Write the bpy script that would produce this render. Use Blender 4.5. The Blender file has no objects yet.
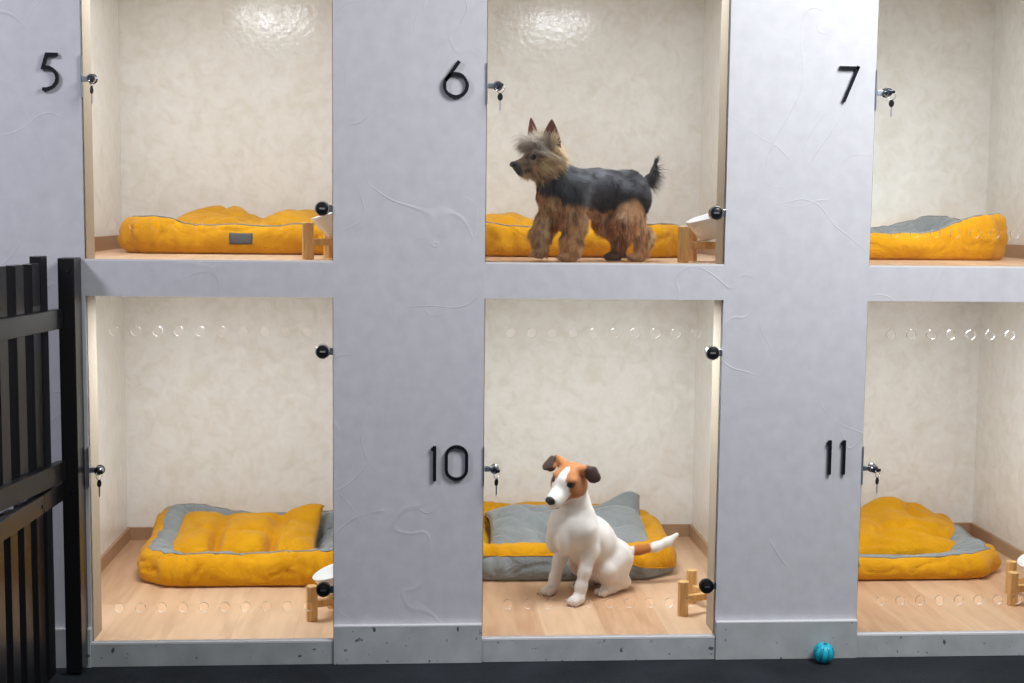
import bpy, bmesh, math, random
import numpy as np
from mathutils import Vector, Matrix, Euler, noise as mnoise
PI = math.pi
random.seed(7); RNG = np.random.default_rng(7)
SC = bpy.context.scene
COL = SC.collection
# ------------------------------------------------------------------ helpers
def srgb(r, g, b):
    f = lambda c: (c/255/12.92) if c/255 <= .04045 else ((c/255+.055)/1.055)**2.4
    return (f(r), f(g), f(b), 1.0)

def tag(o, label=None, cat=None, group=None, kind=None):
    if label: o['label'] = label
    if cat: o['category'] = cat
    if group: o['group'] = group
    if kind: o['kind'] = kind
    return o

def empty(name, loc=(0, 0, 0), rot=(0, 0, 0)):
    o = bpy.data.objects.new(name, None); COL.objects.link(o)
    o.location = loc; o.rotation_euler = rot; o.empty_display_size = .05
    return o

class MB:
    """collects verts / faces, builds one mesh object"""
    def __init__(s): s.v = []; s.f = []; s.mi = []; s.m = 0
    def add(s, vs, fs, mi=None):
        b = len(s.v); s.v += [tuple(map(float, v)) for v in vs]
        for f in fs: s.f.append(tuple(b+i for i in f)); s.mi.append(s.m if mi is None else mi)
        return s
    def box(s, x0, x1, y0, y1, z0, z1):
        v = [(x, y, z) for x in (x0, x1) for y in (y0, y1) for z in (z0, z1)]
        return s.add(v, [(0,1,3,2), (4,6,7,5), (0,4,5,1), (2,3,7,6), (0,2,6,4), (1,5,7,3)])
    def obox(s, c, ax, ay, az, hx, hy, hz):
        c, ax, ay, az = map(Vector, (c, ax, ay, az))
        v = [c+ax*hx*i+ay*hy*j+az*hz*k for i in (-1, 1) for j in (-1, 1) for k in (-1, 1)]
        return s.add(v, [(0,1,3,2), (4,6,7,5), (0,4,5,1), (2,3,7,6), (0,2,6,4), (1,5,7,3)])
    def tube(s, pts, rad, n=12, closed=False, cap=True, flat=1.0):
        pts = [Vector(p) for p in pts]; N = len(pts)
        rad = [rad]*N if isinstance(rad, (int, float)) else rad
        rings = []; up = None
        for i, p in enumerate(pts):
            if closed: t = (pts[(i+1) % N]-pts[i-1]).normalized()
            else: t = (pts[min(i+1, N-1)]-pts[max(i-1, 0)]).normalized()
            if up is None: up = Vector((0, 0, 1)) if abs(t.z) < .9 else Vector((0, 1, 0))
            a = t.cross(up).normalized(); up = a.cross(t).normalized()
            rings.append([p+(a*math.cos(2*PI*k/n)+up*math.sin(2*PI*k/n)*flat)*rad[i] for k in range(n)])
        vs = [q for r in rings for q in r]; fs = []
        for i in range(N if closed else N-1):
            j = (i+1) % N
            for k in range(n): fs.append((i*n+k, i*n+(k+1) % n, j*n+(k+1) % n, j*n+k))
        if cap and not closed:
            fs.append(tuple(reversed(range(n)))); fs.append(tuple((N-1)*n+k for k in range(n)))
        return s.add(vs, fs)
    def lathe(s, prof, n=32, M=None):
        vs = []; fs = []; M = M or Matrix()
        for r, z in prof:
            for k in range(n): vs.append(M @ Vector((r*math.cos(2*PI*k/n), r*math.sin(2*PI*k/n), z)))
        for i in range(len(prof)-1):
            for k in range(n): fs.append((i*n+k, i*n+(k+1) % n, (i+1)*n+(k+1) % n, (i+1)*n+k))
        if prof[0][0] > 1e-5: fs.append(tuple(reversed(range(n))))
        if prof[-1][0] > 1e-5: fs.append(tuple((len(prof)-1)*n+k for k in range(n)))
        return s.add(vs, fs)
    def stroke(s, pts, w, y0, y1, closed=False):
        """flat lettering stroke in the XZ plane, thickened from y0 to y1"""
        P = [Vector((p[0], p[1])) for p in pts]; N = len(P); L = []; R = []
        for i in range(N):
            a = P[i]-P[i-1] if (i > 0 or closed) else P[1]-P[0]
            b = P[(i+1) % N]-P[i] if (i < N-1 or closed) else P[-1]-P[-2]
            a.normalize(); b.normalize()
            t = (a+b).normalized(); nrm = Vector((-t.y, t.x)); c = max(.45, nrm.dot(Vector((-a.y, a.x))))
            L.append(P[i]+nrm*w/2/c); R.append(P[i]-nrm*w/2/c)
        vs = []
        for i in range(N): vs += [(L[i].x, y0, L[i].y), (R[i].x, y0, R[i].y), (L[i].x, y1, L[i].y), (R[i].x, y1, R[i].y)]
        fs = []
        for i in range(N if closed else N-1):
            a, b = i*4, ((i+1) % N)*4
            fs += [(a, a+1, b+1, b), (a+2, b+2, b+3, a+3), (a, b, b+2, a+2), (a+1, a+3, b+3, b+1)]
        if not closed: fs += [(0, 2, 3, 1), ((N-1)*4, (N-1)*4+1, (N-1)*4+3, (N-1)*4+2)]
        return s.add(vs, fs)
    def mesh(s, name, mats, smooth=False, fix=True):
        me = bpy.data.meshes.new(name); me.from_pydata(s.v, [], s.f)
        mats = mats if isinstance(mats, (list, tuple)) else [mats]
        for m in mats: me.materials.append(m)
        if len(mats) > 1: me.polygons.foreach_set('material_index', s.mi)
        if fix:
            bm = bmesh.new(); bm.from_mesh(me); bmesh.ops.recalc_face_normals(bm, faces=bm.faces); bm.to_mesh(me); bm.free()
        if smooth: me.polygons.foreach_set('use_smooth', [True]*len(me.polygons))
        me.update(); return me
    def build(s, name, mats, parent=None, smooth=False, bevel=0, subsurf=0, angle=None):
        o = bpy.data.objects.new(name, s.mesh(name, mats, smooth or bool(angle))); COL.objects.link(o)
        if parent: o.parent = parent
        if angle:
            o.data.set_sharp_from_angle(angle=math.radians(angle))
        if bevel:
            b = o.modifiers.new('bevel', 'BEVEL'); b.width = bevel; b.segments = 2; b.limit_method = 'ANGLE'; b.harden_normals = False
        if subsurf:
            b = o.modifiers.new('subsurf', 'SUBSURF'); b.levels = subsurf; b.render_levels = subsurf
        return o

def add_copy(o, parent=None):
    c = o.copy(); COL.objects.link(c); c.parent = parent; return c
def copy_tree(o, parent=None):
    c = add_copy(o, parent)
    for ch in list(o.children): copy_tree(ch, c)
    return c

# ------------------------------------------------------------------ materials
def new_mat(name):
    m = bpy.data.materials.new(name); m.use_nodes = True; nt = m.node_tree
    return m, nt, nt.nodes['Principled BSDF'], nt.nodes['Material Output']
def N(nt, t, **k):
    n = nt.nodes.new(t)
    for a, b in k.items(): setattr(n, a, b)
    return n
def plain(name, col, rough=.5, metal=0, spec=.5, coat=0, bump=0, bscale=60, sheen=0):
    m, nt, b, out = new_mat(name)
    b.inputs['Base Color'].default_value = col; b.inputs['Roughness'].default_value = rough
    b.inputs['Metallic'].default_value = metal; b.inputs['Specular IOR Level'].default_value = spec
    b.inputs['Coat Weight'].default_value = coat; b.inputs['Sheen Weight'].default_value = sheen
    if bump:
        tc = N(nt, 'ShaderNodeTexCoord'); no = N(nt, 'ShaderNodeTexNoise'); bp = N(nt, 'ShaderNodeBump')
        no.inputs['Scale'].default_value = bscale; no.inputs['Detail'].default_value = 5
        bp.inputs['Strength'].default_value = bump; bp.inputs['Distance'].default_value = .004
        nt.links.new(tc.outputs['Object'], no.inputs['Vector']); nt.links.new(no.outputs['Fac'], bp.inputs['Height'])
        nt.links.new(bp.outputs['Normal'], b.inputs['Normal'])
    return m
def ramp(nt, stops, interp='LINEAR'):
    r = N(nt, 'ShaderNodeValToRGB'); e = r.color_ramp.elements; r.color_ramp.interpolation = interp
    while len(e) < len(stops): e.new(.5)
    for i, (p, c) in enumerate(stops): e[i].position = p; e[i].color = c if len(c) == 4 else (*c, 1)
    return r
def g(v): return (v, v, v, 1)

def mat_plaster():
    m, nt, b, out = new_mat('trowelled_plaster'); L = nt.links.new
    tc = N(nt, 'ShaderNodeTexCoord')
    big = N(nt, 'ShaderNodeTexNoise'); big.inputs['Scale'].default_value = 2.6; big.inputs['Detail'].default_value = 1.5; big.inputs['Distortion'].default_value = .35
    L(tc.outputs['Object'], big.inputs['Vector'])
    # thin trowel ridges = narrow contour bands of the large noise, broken up by a second noise
    band = ramp(nt, [(.44, g(0)), (.497, g(.35)), (.5, g(1)), (.503, g(.0)), (.56, g(.0))]); L(big.outputs['Fac'], band.inputs['Fac'])
    big2 = N(nt, 'ShaderNodeTexNoise'); big2.inputs['Scale'].default_value = 3.6; big2.inputs['Detail'].default_value = 1; big2.inputs['Distortion'].default_value = .5
    mp = N(nt, 'ShaderNodeMapping'); mp.inputs['Location'].default_value = (7, 3, 5); mp.inputs['Rotation'].default_value = (0, .6, 0); L(tc.outputs['Object'], mp.inputs['Vector']); L(mp.outputs['Vector'], big2.inputs['Vector'])
    band2 = ramp(nt, [(.52, g(0)), (.547, g(.3)), (.55, g(1)), (.553, g(0))]); L(big2.outputs['Fac'], band2.inputs['Fac'])
    msk = N(nt, 'ShaderNodeTexNoise'); msk.inputs['Scale'].default_value = 4; L(mp.outputs['Vector'], msk.inputs['Vector'])
    mskr = ramp(nt, [(.48, g(0)), (.62, g(1))]); L(msk.outputs['Fac'], mskr.inputs['Fac'])
    mx = N(nt, 'ShaderNodeMath', operation='MAXIMUM'); L(band.outputs['Color'], mx.inputs[0]); L(band2.outputs['Color'], mx.inputs[1])
    mu = N(nt, 'ShaderNodeMath', operation='MULTIPLY'); L(mx.outputs[0], mu.inputs[0]); L(mskr.outputs['Color'], mu.inputs[1])
    fine = N(nt, 'ShaderNodeTexNoise'); fine.inputs['Scale'].default_value = 26; fine.inputs['Detail'].default_value = 6; L(tc.outputs['Object'], fine.inputs['Vector'])
    fm = N(nt, 'ShaderNodeMath', operation='MULTIPLY'); fm.inputs[1].default_value = .14; L(fine.outputs['Fac'], fm.inputs[0])
    bm_ = N(nt, 'ShaderNodeMath', operation='MULTIPLY_ADD'); bm_.inputs[1].default_value = 1.2; L(big.outputs['Fac'], bm_.inputs[0]); L(fm.outputs[0], bm_.inputs[2])
    m2 = N(nt, 'ShaderNodeMath', operation='MULTIPLY'); m2.inputs[1].default_value = 1.25; L(mu.outputs[0], m2.inputs[0]); ad = N(nt, 'ShaderNodeMath', operation='ADD'); L(m2.outputs[0], ad.inputs[0]); L(bm_.outputs[0], ad.inputs[1])
    bp = N(nt, 'ShaderNodeBump'); bp.inputs['Strength'].default_value = .30; bp.inputs['Distance'].default_value = .003; L(ad.outputs[0], bp.inputs['Height']); L(bp.outputs['Normal'], b.inputs['Normal'])
    cr = ramp(nt, [(.3, srgb(197, 197, 203)), (.7, srgb(206, 206, 212))]); L(fine.outputs['Fac'], cr.inputs['Fac']); L(cr.outputs['Color'], b.inputs['Base Color'])
    b.inputs['Roughness'].default_value = .55; b.inputs['Specular IOR Level'].default_value = .35
    return m
def mat_pearl():
    m, nt, b, out = new_mat('pearl_plaster'); L = nt.links.new
    tc = N(nt, 'ShaderNodeTexCoord')
    n1 = N(nt, 'ShaderNodeTexNoise'); n1.inputs['Scale'].default_value = 19; n1.inputs['Detail'].default_value = 7; n1.inputs['Roughness'].default_value = .65; n1.inputs['Distortion'].default_value = .8
    L(tc.outputs['Object'], n1.inputs['Vector'])
    cr = ramp(nt, [(.34, srgb(232, 229, 220)), (.5, srgb(240, 238, 233)), (.66, srgb(245, 244, 240))]); L(n1.outputs['Fac'], cr.inputs['Fac']); L(cr.outputs['Color'], b.inputs['Base Color'])
    n2 = N(nt, 'ShaderNodeTexNoise'); n2.inputs['Scale'].default_value = 55; n2.inputs['Detail'].default_value = 4; L(tc.outputs['Object'], n2.inputs['Vector'])
    a = N(nt, 'ShaderNodeMath', operation='MULTIPLY_ADD'); a.inputs[1].default_value = .5; L(n1.outputs['Fac'], a.inputs[0]); L(n2.outputs['Fac'], a.inputs[2])
    bp = N(nt, 'ShaderNodeBump'); bp.inputs['Strength'].default_value = .30; bp.inputs['Distance'].default_value = .003; L(a.outputs[0], bp.inputs['Height']); L(bp.outputs['Normal'], b.inputs['Normal'])
    rr = ramp(nt, [(.4, g(.20)), (.6, g(.11))]); L(n1.outputs['Fac'], rr.inputs['Fac']); L(rr.outputs['Color'], b.inputs['Roughness'])
    b.inputs['Specular IOR Level'].default_value = .45
    return m
def mat_wood_floor(name='oak_laminate', rotz=0.0, dark=1.0):
    m, nt, b, out = new_mat(name); L = nt.links.new
    tc = N(nt, 'ShaderNodeTexCoord'); mp = N(nt, 'ShaderNodeMapping'); mp.inputs['Rotation'].default_value = (0, 0, PI/2+rotz); L(tc.outputs['Object'], mp.inputs['Vector'])
    br = N(nt, 'ShaderNodeTexBrick'); br.offset = .37; br.inputs['Scale'].default_value = 1; br.inputs['Brick Width'].default_value = .9; br.inputs['Row Height'].default_value = .165
    br.inputs['Mortar Size'].default_value = .0007; br.inputs['Color1'].default_value = g(0); br.inputs['Color2'].default_value = g(1); br.inputs['Mortar'].default_value = g(.15); br.inputs['Bias'].default_value = 0
    L(mp.outputs['Vector'], br.inputs['Vector'])
    mp2 = N(nt, 'ShaderNodeMapping'); mp2.inputs['Scale'].default_value = (1.6, 13, 2); L(mp.outputs['Vector'], mp2.inputs['Vector'])
    gr = N(nt, 'ShaderNodeTexNoise'); gr.inputs['Scale'].default_value = 2.2; gr.inputs['Detail'].default_value = 8; gr.inputs['Distortion'].default_value = .6; L(mp2.outputs['Vector'], gr.inputs['Vector'])
    base = ramp(nt, [(0, srgb(194*dark, 149*dark, 113*dark)), (.5, srgb(208*dark, 168*dark, 131*dark)), (1, srgb(226*dark, 196*dark, 164*dark))]); L(br.outputs['Color'], base.inputs['Fac'])
    gc = ramp(nt, [(.3, srgb(172*dark, 128*dark, 94*dark)), (.62, srgb(226*dark, 190*dark, 154*dark))]); L(gr.outputs['Fac'], gc.inputs['Fac'])
    mx = N(nt, 'ShaderNodeMixRGB'); mx.inputs['Fac'].default_value = .38; L(base.outputs['Color'], mx.inputs['Color1']); L(gc.outputs['Color'], mx.inputs['Color2'])
    L(mx.outputs['Color'], b.inputs['Base Color']); b.inputs['Roughness'].default_value = .42; b.inputs['Specular IOR Level'].default_value = .4
    return m
def mat_concrete():
    m, nt, b, out = new_mat('grey_base_board'); L = nt.links.new
    tc = N(nt, 'ShaderNodeTexCoord')
    n1 = N(nt, 'ShaderNodeTexNoise'); n1.inputs['Scale'].default_value = 14; n1.inputs['Detail'].default_value = 6; L(tc.outputs['Object'], n1.inputs['Vector'])
    c1 = ramp(nt, [(.3, srgb(166, 170, 172)), (.7, srgb(186, 190, 192))]); L(n1.outputs['Fac'], c1.inputs['Fac'])
    vo = N(nt, 'ShaderNodeTexNoise'); vo.inputs['Scale'].default_value = 55; vo.inputs['Detail'].default_value = 1; L(tc.outputs['Object'], vo.inputs['Vector'])
    sp = ramp(nt, [(.70, g(0)), (.76, g(1))]); L(vo.outputs['Fac'], sp.inputs['Fac'])
    mx = N(nt, 'ShaderNodeMixRGB'); L(sp.outputs['Color'], mx.inputs['Fac']); L(c1.outputs['Color'], mx.inputs['Color1']); mx.inputs['Color2'].default_value = srgb(88, 92, 96)
    L(mx.outputs['Color'], b.inputs['Base Color']); b.inputs['Roughness'].default_value = .6
    return m
def mat_rubber():
    m, nt, b, out = new_mat('dark_rubber_floor'); L = nt.links.new
    tc = N(nt, 'ShaderNodeTexCoord')
    n1 = N(nt, 'ShaderNodeTexNoise'); n1.inputs['Scale'].default_value = 150; n1.inputs['Detail'].default_value = 3; L(tc.outputs['Object'], n1.inputs['Vector'])
    n2 = N(nt, 'ShaderNodeTexNoise'); n2.inputs['Scale'].default_value = 5; n2.inputs['Detail'].default_value = 5; L(tc.outputs['Object'], n2.inputs['Vector'])
    a = N(nt, 'ShaderNodeMath', operation='MULTIPLY_ADD'); a.inputs[1].default_value = .45; L(n1.outputs['Fac'], a.inputs[0]); L(n2.outputs['Fac'], a.inputs[2])
    c1 = ramp(nt, [(.5, srgb(20, 24, 29)), (.95, srgb(42, 48, 55))]); L(a.outputs[0], c1.inputs['Fac'])
    L(c1.outputs['Color'], b.inputs['Base Color']); b.inputs['Roughness'].default_value = .75; b.inputs['Specular IOR Level'].default_value = .3
    bp = N(nt, 'ShaderNodeBump'); bp.inputs['Strength'].default_value = .5; bp.inputs['Distance'].default_value = .002; L(n1.outputs['Fac'], bp.inputs['Height']); L(bp.outputs['Normal'], b.inputs['Normal'])
    return m
def mat_fabric(name, c0, c1, sheen=.35, rough=.9):
    m, nt, b, out = new_mat(name); L = nt.links.new
    tc = N(nt, 'ShaderNodeTexCoord')
    n1 = N(nt, 'ShaderNodeTexNoise'); n1.inputs['Scale'].default_value = 11; n1.inputs['Detail'].default_value = 7; n1.inputs['Roughness'].default_value = .7; L(tc.outputs['Object'], n1.inputs['Vector'])
    cr = ramp(nt, [(.3, c0), (.7, c1)]); L(n1.outputs['Fac'], cr.inputs['Fac']); L(cr.outputs['Color'], b.inputs['Base Color'])
    n2 = N(nt, 'ShaderNodeTexNoise'); n2.inputs['Scale'].default_value = 260; n2.inputs['Detail'].default_value = 2; L(tc.outputs['Object'], n2.inputs['Vector'])
    n3 = N(nt, 'ShaderNodeTexNoise'); n3.inputs['Scale'].default_value = 13; n3.inputs['Detail'].default_value = 2.5; n3.inputs['Distortion'].default_value = 1.3; L(tc.outputs['Object'], n3.inputs['Vector'])
    sb = N(nt, 'ShaderNodeMath', operation='SUBTRACT'); sb.inputs[1].default_value = .5; L(n3.outputs['Fac'], sb.inputs[0]); ab = N(nt, 'ShaderNodeMath', operation='ABSOLUTE'); L(sb.outputs[0], ab.inputs[0])
    fold = ramp(nt, [(0, g(0)), (.05, g(.55)), (.2, g(1))]); L(ab.outputs[0], fold.inputs['Fac'])
    mm = N(nt, 'ShaderNodeMath', operation='MULTIPLY_ADD'); mm.inputs[1].default_value = 2.6; L(fold.outputs['Color'], mm.inputs[0]); L(n2.outputs['Fac'], mm.inputs[2])
    bp = N(nt, 'ShaderNodeBump'); bp.inputs['Strength'].default_value = .35; bp.inputs['Distance'].default_value = .0022; L(mm.outputs[0], bp.inputs['Height']); L(bp.outputs['Normal'], b.inputs['Normal'])
    b.inputs['Roughness'].default_value = rough; b.inputs['Specular IOR Level'].default_value = .15; b.inputs['Sheen Weight'].default_value = sheen
    return m
def mat_light_wood():
    m, nt, b, out = new_mat('beech_wood'); L = nt.links.new
    tc = N(nt, 'ShaderNodeTexCoord'); mp = N(nt, 'ShaderNodeMapping'); mp.inputs['Scale'].default_value = (40, 40, 5); L(tc.outputs['Object'], mp.inputs['Vector'])
    gr = N(nt, 'ShaderNodeTexNoise'); gr.inputs['Scale'].default_value = 3; gr.inputs['Detail'].default_value = 6; L(mp.outputs['Vector'], gr.inputs['Vector'])
    c = ramp(nt, [(.3, srgb(206, 158, 92)), (.7, srgb(228, 186, 124))]); L(gr.outputs['Fac'], c.inputs['Fac']); L(c.outputs['Color'], b.inputs['Base Color'])
    b.inputs['Roughness'].default_value = .45
    return m
def mat_glass():
    m = bpy.data.materials.new('clear_acrylic'); m.use_nodes = True; nt = m.node_tree; nt.nodes.clear(); L = nt.links.new
    out = N(nt, 'ShaderNodeOutputMaterial'); tr = N(nt, 'ShaderNodeBsdfTransparent'); tr.inputs['Color'].default_value = (.985, .99, .985, 1)
    gl = N(nt, 'ShaderNodeBsdfGlossy'); gl.inputs['Roughness'].default_value = .02
    fr = N(nt, 'ShaderNodeFresnel'); fr.inputs['IOR'].default_value = 1.42; mx = N(nt, 'ShaderNodeMixShader')
    L(fr.outputs[0], mx.inputs['Fac']); L(tr.outputs[0], mx.inputs[1]); L(gl.outputs[0], mx.inputs[2]); L(mx.outputs[0], out.inputs['Surface'])
    return m
def mat_glass_edge(name, tcol, dcol, fac):
    m = bpy.data.materials.new(name); m.use_nodes = True; nt = m.node_tree; nt.nodes.clear(); L = nt.links.new
    out = N(nt, 'ShaderNodeOutputMaterial'); tr = N(nt, 'ShaderNodeBsdfTransparent'); tr.inputs['Color'].default_value = tcol
    df = N(nt, 'ShaderNodeBsdfPrincipled'); df.inputs['Base Color'].default_value = dcol; df.inputs['Roughness'].default_value = .15
    mx = N(nt, 'ShaderNodeMixShader'); mx.inputs['Fac'].default_value = fac
    L(tr.outputs[0], mx.inputs[1]); L(df.outputs[0], mx.inputs[2]); L(mx.outputs[0], out.inputs['Surface'])
    return m
def mat_coat(name, rough=.7, bump=.15, bscale=220, sheen=.2):
    m, nt, b, out = new_mat(name); L = nt.links.new
    at = N(nt, 'ShaderNodeAttribute'); at.attribute_name = 'coat'; L(at.outputs['Color'], b.inputs['Base Color'])
    b.inputs['Roughness'].default_value = rough; b.inputs['Specular IOR Level'].default_value = .25; b.inputs['Sheen Weight'].default_value = sheen
    tc = N(nt, 'ShaderNodeTexCoord'); n2 = N(nt, 'ShaderNodeTexNoise'); n2.inputs['Scale'].default_value = bscale; n2.inputs['Detail'].default_value = 3; L(tc.outputs['Object'], n2.inputs['Vector'])
    bp = N(nt, 'ShaderNodeBump'); bp.inputs['Strength'].default_value = bump; bp.inputs['Distance'].default_value = .002; L(n2.outputs['Fac'], bp.inputs['Height']); L(bp.outputs['Normal'], b.inputs['Normal'])
    return m

M_PLASTER = mat_plaster(); M_PEARL = mat_pearl(); M_OAK = mat_wood_floor(); M_SKIRT = mat_wood_floor('oak_skirting', dark=.84)
M_BASE = mat_concrete(); M_RUBBER = mat_rubber()
M_YEL = mat_fabric('mustard_fabric', srgb(203, 140, 6), srgb(222, 162, 18), sheen=.12); M_GREY = mat_fabric('grey_fabric', srgb(128, 134, 136), srgb(146, 152, 153))
M_TAG = plain('charcoal_label', srgb(84, 84, 88), .7)
M_BEECH = mat_light_wood(); M_CERAMIC = plain('white_ceramic', srgb(240, 240, 238), .18, spec=.5)
M_BLACK = plain('black_paint', srgb(22, 22, 24), .32, spec=.5, bump=.08, bscale=30)
M_SIGN = plain('black_gloss_acrylic', srgb(24, 27, 34), .12, spec=.6)
M_CHROME = plain('chrome', (.75, .77, .8, 1), .16, metal=1); M_DARKMETAL = plain('dark_metal', (.12, .13, .15, 1), .25, metal=1)
M_GUN = plain('gunmetal', (.36, .38, .42, 1), .2, metal=1); M_STEEL = plain('brushed_steel', (.48, .54, .6, 1), .35, metal=1)
M_KNOB = plain('black_plastic', srgb(20, 20, 22), .3)
M_TEAL = plain('teal_rubber', srgb(14, 186, 212), .45, bump=.1, bscale=120); M_TEALD = plain('dark_teal_rubber', srgb(8, 60, 78), .6)
M_GLASS = mat_glass(); M_EDGE = mat_glass_edge('acrylic_edge', (.95, .97, .95, 1), srgb(222, 222, 212), .6)
M_HOLE = mat_glass_edge('drilled_edge', (.9, .92, .9, 1), srgb(248, 247, 242), .32)
M_CAULK = plain('white_bead', srgb(222, 223, 226), .5)
M_REVEAL = M_PLASTER
# ------------------------------------------------------------------ measures of the place
COLS = [(-.8413, -.2231), (.1619, .7819), (1.1637, 1.7820)]       # openings, left / middle / right
Z3, Z2, Z1, ZT = .0627, .9551, 1.0452, 1.9376                       # lower sill, lower head, upper sill, upper head
ROWS = {'lower': (Z3, Z2), 'upper': (Z1, ZT)}
T, D = .10, 1.086                                                    # facade thickness, back wall
LW, RW = .142, .160                                                  # how far the inside is wider than the opening
SILL = .0016
# facade ------------------------------------------------------------
def facade():
    xs = [-3.2]; [xs.extend(c) for c in COLS]; xs.append(3.4)
    zs = [0, Z3-SILL, Z2, Z1-SILL, ZT, 2.75]
    hole = lambda i, j: i in (1, 3, 5) and j in (1, 3)
    mb = MB(); nx, nz = len(xs)-1, len(zs)-1
    for i in range(nx):
        for j in range(nz):
            if hole(i, j): continue
            x0, x1, z0, z1 = xs[i], xs[i+1], zs[j], zs[j+1]
            mb.add([(x0,0,z0),(x1,0,z0),(x1,0,z1),(x0,0,z1)], [(0,1,2,3)]); mb.add([(x0,T,z0),(x1,T,z0),(x1,T,z1),(x0,T,z1)], [(3,2,1,0)])
            if i == 0: mb.add([(x0,0,z0),(x0,T,z0),(x0,T,z1),(x0,0,z1)], [(3,2,1,0)])
            if i == nx-1: mb.add([(x1,0,z0),(x1,T,z0),(x1,T,z1),(x1,0,z1)], [(0,1,2,3)])
            if i+1 < nx and hole(i+1, j): mb.add([(x1,0,z0),(x1,T,z0),(x1,T,z1),(x1,0,z1)], [(0,1,2,3)])
            if i > 0 and hole(i-1, j): mb.add([(x0,0,z0),(x0,T,z0),(x0,T,z1),(x0,0,z1)], [(3,2,1,0)])
            if j+1 < nz and hole(i, j+1): mb.add([(x0,0,z1),(x1,0,z1),(x1,T,z1),(x0,T,z1)], [(0,1,2,3)])
            if j > 0 and hole(i, j-1): mb.add([(x0,0,z0),(x1,0,z0),(x1,T,z0),(x0,T,z0)], [(3,2,1,0)])
            if j == nz-1: mb.add([(x0,0,z1),(x1,0,z1),(x1,T,z1),(x0,T,z1)], [(0,1,2,3)])
    me = mb.mesh('wall_front', M_PLASTER, fix=False)
    bm = bmesh.new(); bm.from_mesh(me); bmesh.ops.remove_doubles(bm, verts=bm.verts, dist=1e-5); bmesh.ops.recalc_face_normals(bm, faces=bm.faces); bm.to_mesh(me); bm.free()
    o = bpy.data.objects.new('wall_front', me); COL.objects.link(o); tag(o, kind='structure')
facade()
def struct(name, mb, m, **k): return tag(mb.build(name, m, **k), kind='structure')
struct('floor', MB().box(-3.2, 3.4, -4.6, 0, -.03, 0), M_RUBBER)
SEG = [(-3.2, COLS[0][0]), (COLS[0][1], COLS[1][0]), (COLS[1][1], COLS[2][0]), (COLS[2][1], 3.4)]
for x0, x1 in SEG:
    struct('baseboard_front', MB().box(x0, x1, -.014, 0, 0, .0985), M_BASE, bevel=.0012)
    struct('trim_front', MB().box(x0, x1, -.0145, 0, .0985, .1035), M_CAULK, bevel=.001)
for x0, x1 in COLS:
    struct('baseboard_front', MB().box(x0+.0006, x1-.0006, -.009, 0, 0, Z3-SILL-.003), M_BASE, bevel=.001)
    struct('trim_front', MB().box(x0+.0006, x1-.0006, -.0095, -.0002, Z3-SILL-.003, Z3+.0012), M_CAULK, bevel=.0006)
for x0, x1 in COLS:
    for row, (z0, z1) in ROWS.items(): struct('trim_sill', MB().box(x0+.0006, x1-.0006, .0002, .0046, z0-SILL, z0+.0026), M_CAULK)
M_BIRCH = plain('birch_lining', srgb(172, 159, 140), .6, bump=.1, bscale=25)
for (x0, x1) in COLS:
    for row, (z0, z1) in ROWS.items():
        struct('trim_left', MB().box(x0+.0002, x0+.0022, .0135, T, z0, z1), M_BIRCH); struct('trim_right', MB().box(x1-.0022, x1-.0002, .0135, T, z0, z1), M_BIRCH)
# compartment shells --------------------------------------------------
for (x0, x1) in COLS:
    a, b = x0-LW, x1+RW
    for row, (z0, z1) in ROWS.items():
        struct('wall_back', MB().box(a-.015, b+.015, D, D+.03, z0-.01, z1+.01), M_PEARL)
        struct('wall_left', MB().box(a-.015, a, T, D, z0, z1), M_PEARL)
        struct('wall_right', MB().box(b, b+.015, T, D, z0, z1), M_PEARL)
        struct('ceiling', MB().box(a-.015, b+.015, T, D, z1, z1+.015), M_PEARL)
        struct('floor_'+row, MB().box(a-.015, b+.015, T, D, z0-.012, z0).box(x0+.001, x1-.001, .0135, T, z0-SILL, z0), M_OAK)
        h, t = .043, .010
        struct('baseboard_back', MB().box(a, b, D-t, D, z0, z0+h), M_SKIRT)
        struct('baseboard_left', MB().box(a, a+t, T, D-t, z0, z0+h), M_SKIRT)
        struct('baseboard_right', MB().box(b-t, b, T, D-t, z0, z0+h), M_SKIRT)
# ------------------------------------------------------------------ glass doors
HOLE_R = .0125
def pane_mesh(x0, x1, z0, z1, rows):
    cu = bpy.data.curves.new('pane_outline', 'CURVE'); cu.dimensions = '2D'; cu.fill_mode = 'BOTH'; cu.extrude = .004
    def poly(pts):
        s = cu.splines.new('POLY'); s.points.add(len(pts)-1); s.use_cyclic_u = True
        for p, (x, y) in zip(s.points, pts): p.co = (x, y, 0, 1)
    poly([(x0, z0), (x1, z0), (x1, z1), (x0, z1)])
    for zc in rows:
        for k in range(10):
            xc = x0+.066+k*.0536; poly([(xc+HOLE_R*math.cos(2*PI*i/28), zc+HOLE_R*math.sin(2*PI*i/28)) for i in range(28)])
    tmp = bpy.data.objects.new('tmp', cu); COL.objects.link(tmp)
    dg = bpy.context.evaluated_depsgraph_get(); me = bpy.data.meshes.new_from_object(tmp.evaluated_get(dg)); bpy.data.objects.remove(tmp)
    me.transform(Matrix.Rotation(PI/2, 4, 'X')); me.materials.clear()
    for m in (M_GLASS, M_EDGE, M_HOLE): me.materials.append(m)
    for p in me.polygons:
        n = p.normal; c = p.center
        if abs(n.y) > .5: p.material_index = 0
        elif min(abs(c.x-x0), abs(c.x-x1), abs(c.z-z0), abs(c.z-z1)) < 1e-4: p.material_index = 1
        else: p.material_index = 2
        p.use_smooth = False
    return me
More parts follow.
